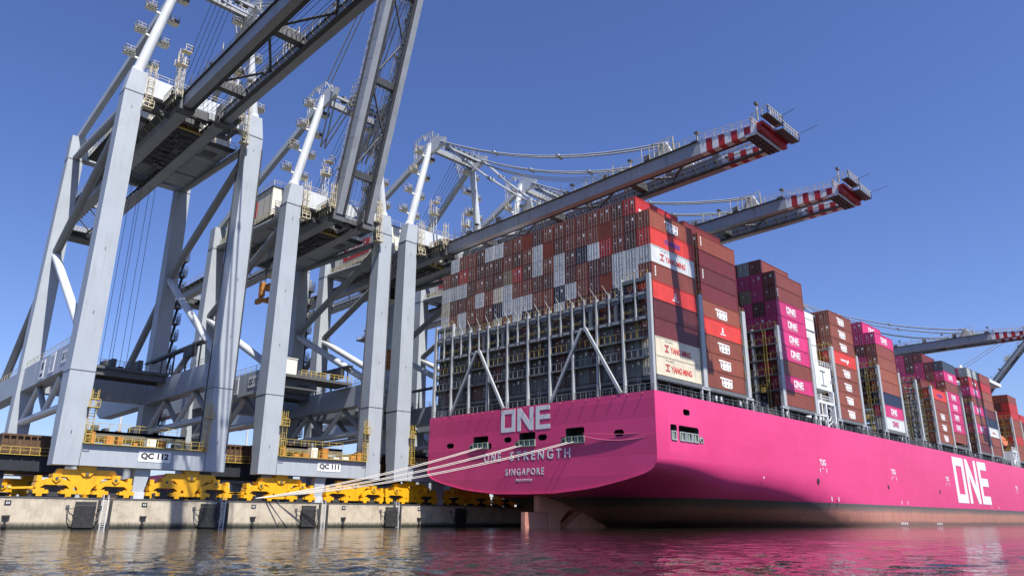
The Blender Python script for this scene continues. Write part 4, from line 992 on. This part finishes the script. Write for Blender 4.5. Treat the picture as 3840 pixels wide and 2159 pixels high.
for x in (56.8, 60.4, 64.6): b.box(x - .25, x + .25, -25.2, -24.7, ZD, 24.2 if x < 64 else 26.7, 0)
b.box(56.6, 64.8, -25.2, -24.7, 23.8, 24.3, 0); b.box(56.6, 61, -25.2, -24.7, 21.2, 21.5, 0)
for i in range(4): b.beam((61 + i * .8, -24.9, 19.4 + i * 1.1), (63.5 - i * .5, -24.9, 20.6 + i * .9), .18, .18, 0)
b.rail([(57, -25.1, 24.3), (64.5, -25.1, 24.3)], 1.1, .9, .08, 0); b.ladder((62.8, -25.1, ZD), (62.8, -25.1, 26.5), .6, 0, (1, 0, 0), .4)
b.build("stair_lattice", M['white'], ship)
b = MB(); b.box(201, 214, -14, 14, ZD, 50, 0); b.box(199.5, 215, -25, 25, 46.5, 47.6, 0); b.box(203, 210, -8, 8, 50, 53, 0); b.tube((206, -15.5, 50), (206, -15.5, 53.4), .15, 0, 8)
b.tube((206, -15.5, 53.2), (206, -15.5, 54.4), .75, 0, 16, .5); b.build("forward_house", M['white'], ship)
b = MB()
for x in (212.5, 216.5, 219): b.box(x - .25, x + .25, -25.2, -24.6, ZD, 24.6, 0)
b.box(212.3, 219.2, -25.2, -24.6, 24.2, 24.8, 0); b.beam((212.5, -24.9, ZD), (219, -24.9, 24.4), .35, .35, 0); b.beam((219, -24.9, ZD), (212.5, -24.9, 24.4), .35, .35, 0)
b.rail([(212, -25, 24.8), (219, -25, 24.8)], 1.1, .9, .08, 0); b.box(212, 219.5, -24.5, -20, ZD, 24.4, 0); b.build("stair_lattice", M['white'], ship)
lb = empty("lifeboat"); m = MB()
prof = [(-3.6, .9), (-3.0, .25), (-1.5, -.1), (1.8, -.1), (3.3, .4), (3.8, 1.2), (3.5, 1.6), (-3.5, 1.6)]
m.prism(prof, 'y', -1.25, 1.25); m.prism([(-3.4, 1.6), (3.4, 1.6), (2.8, 2.3), (1.0, 2.6), (-1.2, 3.0), (-2.9, 2.5)], 'y', -1.0, 1.0); m.build("hull", M['orange'], lb)
m = MB(); m.box(-2.2, 2.4, -1.28, 1.28, 1.5, 1.66); m.build("fender_strip", M['deckdark'], lb)
m = MB()
for x in (-2.4, 2.4): m.beam((x, 1.6, -1.2), (x, 0, 3.2), .25, .25)
m.build("davit", M['white'], lb)
lb.matrix_world = SHIP @ Matrix.Translation((205.5, -23.6, 26.0)); tag(lb, "orange enclosed lifeboat hanging at the ship's side between far stacks", "lifeboat")

# ------------------------------------------------------------------ containers
CL, CW, CH = 12.19, 2.438, 2.895
def body_mesh(blank):
    m = MB(); x0, x1, y, h = -CL / 2, CL / 2, CW / 2, CH - .02
    m.box(x0 + .06, x1 - .05, -y + .045, y - .045, .06, h - .03)
    for sx in (x0, x1 - .16):
        for sy in (-y, y - .16): m.box(sx, sx + .16, sy, sy + .16, .03, h)
    for sy in (-y, y - .09): m.box(x0 + .16, x1 - .16, sy, sy + .09, .03, .19); m.box(x0 + .16, x1 - .16, sy, sy + .09, h - .12, h)
    for sx in (x0, x1 - .09): m.box(sx, sx + .09, -y + .16, y - .16, .03, .16); m.box(sx, sx + .09, -y + .16, y - .16, h - .13, h)
    if blank:
        for i in range(9): m.box(x0 + .01, x0 + .06, -.98 + i * .23, -.86 + i * .23, .17, h - .14)
    return m
def door_mesh(white=False):
    m = MB(); x0 = -CL / 2; h = CH - .02
    for s in (-1, 1): m.box(x0 + .012, x0 + .06, s * .53 - .51, s * .53 + .51, .19, h - .16, 0)
    m.box(x0 + .008, x0 + .06, -.018, .018, .19, h - .16, 2)
    for s in (-1, 1): m.box(x0 + .004, x0 + .05, s * 1.045 - .012, s * 1.045 + .012, .19, h - .16, 2)
    for y in (-.82, -.28, .28, .82):
        m.box(x0 - .03, x0 + .012, y - .026, y + .026, .06, h - .06, 1)
        for z in (.25, .8, 1.95, 2.5): m.box(x0 - .035, x0 + .012, y - .07, y + .07, z, z + .07, 1)
    for y in (-.55, .55): m.box(x0 - .045, x0 - .03, y - .3, y + .3, 1.12, 1.18, 1)
    m.box(x0 - .002, x0 + .012, .42, .62, 1.6, 1.85, 3); m.box(x0 - .002, x0 + .012, -.75, -.4, 1.7, 2.2, 3) if white else None
    return m
m1, m2 = body_mesh(False), body_mesh(True)
BODY = m1.build("shipping_container", M['cpaint']); BLANK = m2.build("shipping_container", M['cpaint'])
DOOR = door_mesh().build("door", [M['cdoor'], M['rod'], M['gasket'], M['signw']]); DOOR2 = door_mesh(True).build("door", [M['cdoor'], M['rod'], M['gasket'], M['signw']])
body_me, blank_me, door_me, door2_me = BODY.data, BLANK.data, DOOR.data, DOOR2.data
for o in (BODY, BLANK, DOOR, DOOR2): bpy.data.objects.remove(o)

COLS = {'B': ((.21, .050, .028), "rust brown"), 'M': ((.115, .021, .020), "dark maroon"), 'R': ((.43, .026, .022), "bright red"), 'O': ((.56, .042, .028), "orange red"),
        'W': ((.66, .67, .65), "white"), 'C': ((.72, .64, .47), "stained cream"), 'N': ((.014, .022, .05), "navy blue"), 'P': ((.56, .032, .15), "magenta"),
        'T': ((.26, .18, .10), "tan"), 'D': ((.105, .032, .023), "dark brown"), 'Q': ((.12, .125, .12), "shade-darkened grey"), 'U': ((.06, .03, .026), "shade-darkened brown"), 'G': ((.30, .32, .31), "grey"), 'S': ((.042, .062, .08), "slate blue"),  # grey and brown for the lower stern tiers have shade mixed into them
        'H': ((.23, .060, .030), "rust brown"), 'E': ((.27, .075, .036), "orange brown"), 'L': ((.38, .40, .37), "pale grey"), 'K': ((.155, .022, .022), "wine red")}
_lm = {}
def letters(text, wd, h, mat, bold=.03):
    k = (text, wd, h, mat)
    if k not in _lm:
        me = (logo_mesh(wd, h) if text == "ONE" else text_mesh(text, wd, h, .02, bold)).copy(); me.materials.clear(); me.materials.append(M[mat]); _lm[k] = me
    return _lm[k]
def add_letters(o, kind):
    """side lettering on the face towards the water"""
    y = -CW / 2 + .035
    def L(text, wd, h, mat, x, z, bold=.03):
        q = link("lettering", letters(text, wd, h, mat, bold), o); q.matrix_local = Matrix.Translation((x, y, z)) @ FACE_S
    if kind == 'one': L("ONE", 4.0, 1.25, 'signw', -2.0, .95); L("OCEAN NETWORK EXPRESS", 4.0, .18, 'signw', -2.0, .6, .0)
    elif kind == 'onew': L("ONE", 4.0, 1.25, 'txt_dpink', -2.0, .95)
    elif kind == 'hmm':
        L("HMM", 3.3, 1.0, 'signw', -1.5, .65, .06)
        b = MB(); b.prism([(-2.0, 1.75), (1.9, 1.75), (1.9, 1.95), (-1.4, 2.05), (-2.0, 2.0)], 'y', y - .02, y); b.prism([(-1.5, .65), (1.8, .65), (1.5, .45), (-.6, .42)], 'y', y - .02, y); b.build("lettering", M['signw'], o)
    elif kind == 'ym':
        L("YANG MING", 5.6, .95, 'txt_red', -2.2, .75, .03)
        b = MB(); b.box(-3.7, -2.6, y - .02, y, .75, .95); b.box(-3.7, -2.6, y - .02, y, 1.6, 1.85); b.box(-3.3, -3.0, y - .02, y, .95, 1.6); b.build("lettering", M['txt_dred'], o)
        L("YMLU 852316", 2.2, .14, 'mid', -3.6, 2.3, 0)
    elif kind == 'blue': L("FLORENS", 4.2, .8, 'txt_blue', -2.1, .9, .03)
    elif kind == 'wh': L("HAPAG", 3.4, .6, 'signw', -2.3, .9, .03); b = MB(); b.beam((.9, y, .7), (1.9, y, 1.5), .03, .5); b.build("lettering", M['signw'], o)
    elif kind == 'wht': L("CAI LINES", 3.4, .6, 'txt_red', -1.7, 1.0, .03)
    elif kind == 'emb': b = MB(); b.prism([(-.4, 1.0), (.4, 1.0), (.15, 1.5), (.2, 1.9), (-.2, 1.9), (-.15, 1.5)], 'y', y - .02, y); b.box(-.9, .9, y - .02, y, .62, .8); b.build("lettering", M['signw'], o)
    elif kind == 'dash':
        b = MB()
        for i in range(5): b.box(-5.2 + i * 1.15, -4.6 + i * 1.15, y - .02, y, .5, .95)
        b.box(.6, 3.6, y - .02, y, .45, 1.2); b.build("lettering", M['signw'], o)
    if kind in ('num', 'emb', 'hmm', 'one') and random.random() < (1 if kind == 'num' else .0):
        b = MB()
        for i in range(4): b.box(-5.3, -5.0, y - .02, y, .8 + i * .42, 1.08 + i * .42)
        b.build("lettering", M['signw'], o)
NC = 0
def place(x0, k, t, code, logo, label, group, doors=True, z_extra=0.0):
    """container in column k (1 = port side, 20 = starboard side), tier t (1 = lowest) of the bay starting at x0"""
    global NC; NC += 1
    blank = code.endswith('!'); c = code[0]
    o = link("shipping_container", blank_me if blank else body_me)
    yl = 24.03 - (k - 1) * 2.515 - (.10 if k > 12 else 0)
    o.matrix_world = SHIP @ Matrix.Translation((x0 + CL / 2, yl, ZC + (t - 1) * TIER + z_extra))
    b_, nm = COLS[c]; f = random.uniform(.86, 1.14)
    if blank: f = 1.0
    o.color = (*[min(1, v * f) for v in b_], 1); tag(o, label, "container", group)
    if doors and not blank:
        d = link("door", door2_me if random.random() < .35 else door_me, o); d.color = o.color
    if logo: add_letters(o, logo)
    return o
# stern stack: tiers 10 (top) down to 5, columns 1..20, as seen
GRID = {10: ".WBBDWWBBBDBBBBBBDR.", 9: "BDRBDDDBDBWBDBBBBBDB", 8: "WWWDBDMTRDWBWDNWRBDR", 7: "CDMBWBCWBBDDWDBDDWWW",
        6: "WBWBBMNWWWBBNWBMBWWB", 5: "WWWNDMCBWNNBWMDBMNMR"}
BLANKS = {(10, 10), (9, 17), (6, 17), (9, 12)}
random.seed(11)
for t in (4, 3, 2, 1): GRID[t] = "".join(random.choice("QQQQQUUNUMDQUS") for _ in range(20))  # dark tones picked to paint in the shade behind the lashing frame
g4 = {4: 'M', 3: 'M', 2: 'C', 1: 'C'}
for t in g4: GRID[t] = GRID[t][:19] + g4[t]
SIDE20 = {9: ('H', 'hmm', "rust brown container with white letters on its side, topmost at the stern corner"), 8: ('O', 'blue', "orange red container with blue lettering on its side, second from top at the stern corner"),
          7: ('W', 'ym', "clean white container with red lettering, third from top at the stern corner"), 6: ('B', 'num', "brown container right below the clean white one at the stern corner"),
          5: ('O', 'emb', "red container with a small white emblem between brown and maroon at the stern corner"), 4: ('M', None, "dark maroon container with a white label, below the red one at the stern corner"),
          3: ('M', None, "dark maroon container right above the two stained cream ones"), 2: ('C', 'ym', "stained cream container with red lettering, upper of the two at the stern corner"),
          1: ('C', 'ym', "stained cream container with red lettering, lowest at the stern corner")}
GA = "containers of the stern stack"
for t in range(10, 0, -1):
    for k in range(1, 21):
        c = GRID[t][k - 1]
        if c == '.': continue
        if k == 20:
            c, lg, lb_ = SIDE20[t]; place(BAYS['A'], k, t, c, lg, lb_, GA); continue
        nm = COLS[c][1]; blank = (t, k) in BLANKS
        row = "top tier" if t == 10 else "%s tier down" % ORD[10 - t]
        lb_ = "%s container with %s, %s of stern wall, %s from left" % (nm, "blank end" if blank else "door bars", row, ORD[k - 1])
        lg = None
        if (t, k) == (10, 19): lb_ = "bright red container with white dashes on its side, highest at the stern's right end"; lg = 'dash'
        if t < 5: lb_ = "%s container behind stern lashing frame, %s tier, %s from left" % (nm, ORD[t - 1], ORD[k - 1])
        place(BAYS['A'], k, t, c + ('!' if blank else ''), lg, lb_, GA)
def side_stack(bay, k, codes, where, ze=0.0):
    """codes from the lowest up: (colour, logo)"""
    n = len(codes)
    LG = {'one': " with white block letters", 'onew': " with magenta block letters", 'hmm': " with a white swoosh logo", 'wh': " with white lettering", 'wht': " with red lettering", 'emb': " with a white emblem", 'blue': " with blue lettering", 'num': " with white numerals", None: "", 'dash': ""}
    for t, (c, lg) in enumerate(codes, 1):
        pos = "lowest" if t == 1 else ("topmost" if t == n else "%s from bottom" % ORD[t - 1])
        place(BAYS[bay], k, t, c, lg, "%s container%s, %s of %s" % (COLS[c][1].replace("rust brown", "brown").replace("orange red", "red"), LG[lg], pos, where), "containers of the ship's side stacks", True, ze)
H = ('H', 'hmm'); P = ('P', 'one'); B_ = ('B', None); E_ = ('E', None); Mn = ('M', None)
side_stack('B', 20, [H, H, H, ('O', 'emb'), H, ('K', None), ('M', 'num'), ('K', None), ('B', 'num')], "second side stack from stern")
side_stack('B', 19, [B_] * 10, "the column behind the second side stack") if False else None
place(BAYS['B'], 19, 10, 'K', None, "wine red container peeking over the second side stack from the stern", "containers of the ship's side stacks")
for t in range(4, 10): place(BAYS['B'], 19, t, random.choice("BMDK"), None, "dark red container end in the gap behind stern stack, %s tier up" % ORD[t - 1], "containers of the ship's side stacks")
W3 = "third side stack"
side_stack('C', 20, [B_, P, B_, P, P, P, P, ('B', 'num'), B_], W3)
for k, cs in ((19, "NMPDPPDPPB"), (18, "DPDPDPPTPL"), (17, "DNDDPDPDPM")):
    for t, c in enumerate(cs, 1):
        if t < 4 and k < 19: continue
        place(BAYS['C'], k, t, c, 'num' if False else None, "%s container end, %s tier, %s column left of third side stack" % (COLS[c][1], ORD[t - 1], ORD[19 - k]), "containers of the ship's side stacks")
side_stack('D', 20, [H, H, H, H, ('O', 'wh'), H, H, H], "stack after the white casing")
for t, c in enumerate("BMNBMBDB", 1):
    if t > 2: place(BAYS['D'], 19, t, c, None, "%s container end left of the brown stack after the casing, %s tier" % (COLS[c][1], ORD[t - 1]), "containers of the ship's side stacks")
side_stack('E', 20, [('W', 'onew'), P, ('N', None), E_, E_, E_, B_, P], "stack above a white one")
for k, cs in ((19, "GDBDNPMPP"), (18, "PDMBDLDDP"), (17, "DMDBPDBPP")):
    for t, c in enumerate(cs, 1):
        if t > (2 if k == 19 else 5): place(BAYS['E'], k, t, c, 'one' if (k == 19 and t > 7) else None, "%s container, %s tier, %s column behind stack above a white one" % (COLS[c][1], ORD[t - 1], ORD[19 - k]), "containers of the ship's side stacks")
side_stack('F', 20, [H, H, H, B_, ('O', 'blue')], "the short stack")
place(BAYS['F'], 19, 6, 'K', None, "wine red container peeking out just above the short stack", "containers of the ship's side stacks")
for k, cs in ((19, "BDBDBPBK"), (18, "BDMDBPPPK"), (17, "DDDPDPPDD"), (16, "DDDBDPPPP"), (15, "DDDPDPPDP")):
    for t, c in enumerate(cs, 1):
        if t > 5: place(BAYS['G'], k, t, c, None, "%s container end, %s tier, %s column left of the mostly magenta stack" % (COLS[c][1], ORD[t - 1], ORD[19 - k]), "containers of the ship's side stacks", True, .9)
side_stack('G', 20, [B_, P, P, P, P, B_, P, ('S', None)], "the mostly magenta stack", .9)
side_stack('H', 20, [Mn, B_, P, E_, P, B_, P, ('R', 'wh'), ('L', None)][0:9], "the grey topped stack", -.2)
place(BAYS['H'], 19, 9, 'P', 'one', "magenta container standing above and behind the pale grey topmost one", "containers of the ship's side stacks")
side_stack('I', 20, [B_, B_, ('W', 'wht'), ('N', None), Mn, E_, E_, ('R', None), B_][0:9], "the stack beside the lifeboat", -.1)
def bulk(name, cells, label):
    """far-off containers that read as one mass: one object, one material per colour"""
    m = MB(); codes = sorted({c for *_, c in cells}); mats = []
    for c in codes: mats.append(paint("far_container_" + COLS[c][1].replace(' ', '_'), COLS[c][0], .55, .15, (.06, .04, .03), .35, .6))
    for x0, k, t, c in cells:
        y = 24.03 - (k - 1) * 2.515; z = ZC + (t - 1) * TIER; i = codes.index(c)
        m.box(x0, x0 + CL, y - CW / 2, y + CW / 2, z + .04, z + CH - .04, i)
        for q in (-.8, -.3, .3, .8): m.box(x0 - .04, x0, y + q - .04, y + q + .04, z + .1, z + CH - .12, i)
    o = m.build(name, mats); o.matrix_world = SHIP; o["kind"] = "stuff"; o["label"] = label; o["category"] = "containers"; return o
cells = []
for t, c in enumerate("HHRHHRRB", 1): cells.append((BAYS['J'], 20, t, c))
for k in (19, 18): cells += [(BAYS['J'], k, t, c) for t, c in enumerate("BMBDBRMB" if k == 19 else "DBMBDBBR", 1)]
for k in (20, 19, 18): cells += [(BAYS['K'], k, t, c) for t, c in enumerate(("BRBBMR", "BDBMBR", "MPBDB")[20 - k], 1)]
bulk("far_container_stacks", cells, "far stacks of red and brown containers towards the bow at the right edge")

# ------------------------------------------------------------------ mooring ropes
def rope(name, pts, r, mat, label):
    cu = bpy.data.curves.new(name, 'CURVE'); cu.dimensions = '3D'; cu.bevel_depth = r; cu.bevel_resolution = 2
    sp = cu.splines.new('POLY'); sp.points.add(len(pts) - 1)
    for p, q in zip(sp.points, pts): p.co = (*q, 1)
    o = bpy.data.objects.new(name, cu); col.objects.link(o); dg = bpy.context.evaluated_depsgraph_get(); dg.update()
    me = bpy.data.meshes.new_from_object(o.evaluated_get(dg)); bpy.data.objects.remove(o); me.name = name; me.materials.clear(); me.materials.append(mat)
    for p in me.polygons: p.use_smooth = True
    o = link(name, me); tag(o, label, "rope", "mooring ropes from the stern to the quay"); return o
def cat(p, q, sag, n=24): return [Vector(p).lerp(Vector(q), i / n) - Vector((0, 0, sag * 4 * (i / n) * (1 - i / n))) for i in range(n + 1)]
def SP(y, z, x=-.25): return SHIP @ Vector((x, y, z))
ends = Vector((54.6, 113.1, QT + .45))
for i, (y, z, lb_) in enumerate(((11.7, 12.95, "upper pale rope pair from the left stern opening to the bollard"), (1.9, 12.8, "middle pale rope pair from the central stern opening to the bollard"), (-9.3, 12.75, "lower pale rope pair from the right stern opening to the bollard"))):
    t = rope("mooring_rope", cat(SP(y, z), ends + Vector((i * .12 - .1, -.1, .02 * i)), .7 + i * .2), .055, M['rope'], lb_)
    p2 = cat(SP(y - 1.3, z), ends + Vector((i * .12 - .06, .1, .02 * i)), .85 + i * .2)
    cu = rope("second_strand", p2, .055, M['rope'], "x"); cu.parent = t
    for k in ("label", "category", "group"): del cu[k]
rope("mooring_rope", cat(SP(-12.4, 13.5), SP(-25.3, 13.0, .1), .75), .07, M['roped'], "slack pink stained rope drooping across the right part of the stern")
rope("mooring_rope", cat(SP(-12.4, 13.9), SP(-25.35, 13.3, .1), .2), .04, M['roped'], "thin taut pink stained rope across the right part of the stern")

# ------------------------------------------------------------------ things on the quay behind the crane legs
def hatch_pile(x0, x1, y, label):
    t = empty("hatch_cover_pile", ((x0 + x1) / 2, y, QT)); w_ = (x1 - x0) / 2; m = MB()
    m.box(-w_, w_, 0, 11, 4.3, 6.6); 
    for i in range(int(2 * w_ / 1.5)): m.box(-w_ + i * 1.5, -w_ + i * 1.5 + .15, -.12, 0, 4.35, 6.55)
    m.build("lower_cover", M['hatch'], t)
    m = MB(); m.box(-w_, w_, .3, 11, 6.9, 9.4); m.box(-w_ - .1, w_ + .1, 0, 11.2, 9.4, 9.7)
    for i in range(int(2 * w_ / .9)): m.box(-w_ + i * .9, -w_ + i * .9 + .2, 0, .3, 6.9, 9.4)
    m.rail([(-w_, -.3, 6.7), (w_, -.3, 6.7)], 1.1, 1.3, .08, 1); m.box(-w_, w_, -.5, .3, 6.6, 6.72, 1); m.build("upper_cover", [M['rustd'], M['raily']], t)
    for s in (-1, 1):
        for y_ in (1, 10): m = MB(); m.box(s * (w_ - 1) - .3, s * (w_ - 1) + .3, y_ - .3, y_ + .3, 0, 4.3); m.build("trestle_leg", M['hatch'], t)
    tag(t, label, "hatch cover", "stacked hatch covers on the quay"); return t
hatch_pile(23.0, 32.0, 132, "dark hatch covers stacked at the far left, yellow bogies in front")
hatch_pile(52.0, 66.0, 124.5, "dark hatch covers stacked between the legs of cranes 112 and 111")
hatch_pile(80.2, 92.0, 125.5, "dark hatch covers stacked between the legs of cranes 111 and 110")
def yard_box(x, y, t, c, label):
    o = link("shipping_container", body_me); o.location = (x, y, QT + t * TIER); o.color = (*COLS[c][0], 1); tag(o, label, "container", "containers standing on the quay yard")
    o.rotation_euler = (0, 0, R(90)); d = link("door", door_me, o); d.color = o.color
yl_ = 205
for i, (x, t, c, lb_) in enumerate(((72.3, 0, 'P', "magenta container at ground level seen between the bogies of crane 112"), (72.3, 1, 'P', "magenta container stacked second, seen between the bogies of crane 112"), (75.0, 0, 'K', "dark red container at ground level right of the magenta pair under crane 112"), (75.0, 1, 'P', "magenta container on the dark red one under crane 112"),
        (72.3, 2, 'P', "magenta container topmost of the pile under crane 112"), (89.5, 0, 'W', "white container on the yard between cranes 112 and 111"), (89.5, 1, 'W', "white container upper of two between cranes 112 and 111"), (92.1, 1, 'R', "red container beside the white pair between cranes 112 and 111"), (92.1, 0, 'K', "wine red container under the red one between cranes 112 and 111"),
        (98.5, 1, 'R', "red container under the left bogie side of crane 111"), (101.2, 1, 'K', "wine red container just left of the bogie of crane 111"), (101.2, 0, 'B', "brown container below the wine red one near crane 111"), (118, 0, 'W', "white container seen under the sill of crane 111, left one"), (118, 1, 'W', "white container stacked on another under the sill of crane 111"), (124, 0, 'W', "white container under the middle of the sill of crane 111"), (124, 1, 'L', "pale grey container under the middle of the sill of crane 111"), (131, 0, 'M', "maroon container under the right end of crane 111"))):
    yard_box(x, yl_, t, c, lb_)
for x, y, h_, lb_ in ((59.0, 200, 27, "slim pale light mast far behind crane 112"), (92.5, 200, 25, "slim pale light mast seen between cranes 112 and 111"), (150, 230, 27, "slim pale light mast seen under crane 111")):
    t = empty("light_mast", (x, y, QT)); m = MB(); m.tube((0, 0, 0), (0, 0, h_), .45, 0, 10, .28); m.build("pole", M['crane_lt'], t)
    m = MB(); m.tube((0, 0, h_), (0, 0, h_ + .3), 1.6, 0, 14)
    for i in range(6): m.box(math.cos(i) * 1.5 - .3, math.cos(i) * 1.5 + .3, math.sin(i) * 1.5 - .3, math.sin(i) * 1.5 + .3, h_ - .5, h_)
    m.build("lamp_ring", M['mid'], t); tag(t, lb_, "light mast", "light masts on the yard")
bpy.context.view_layer.update()
for o in bpy.data.objects:
    if o.get("label") and len(o["label"].split()) > 16: print("LONG", o["label"])
print("containers", NC, "objects", len(bpy.data.objects))
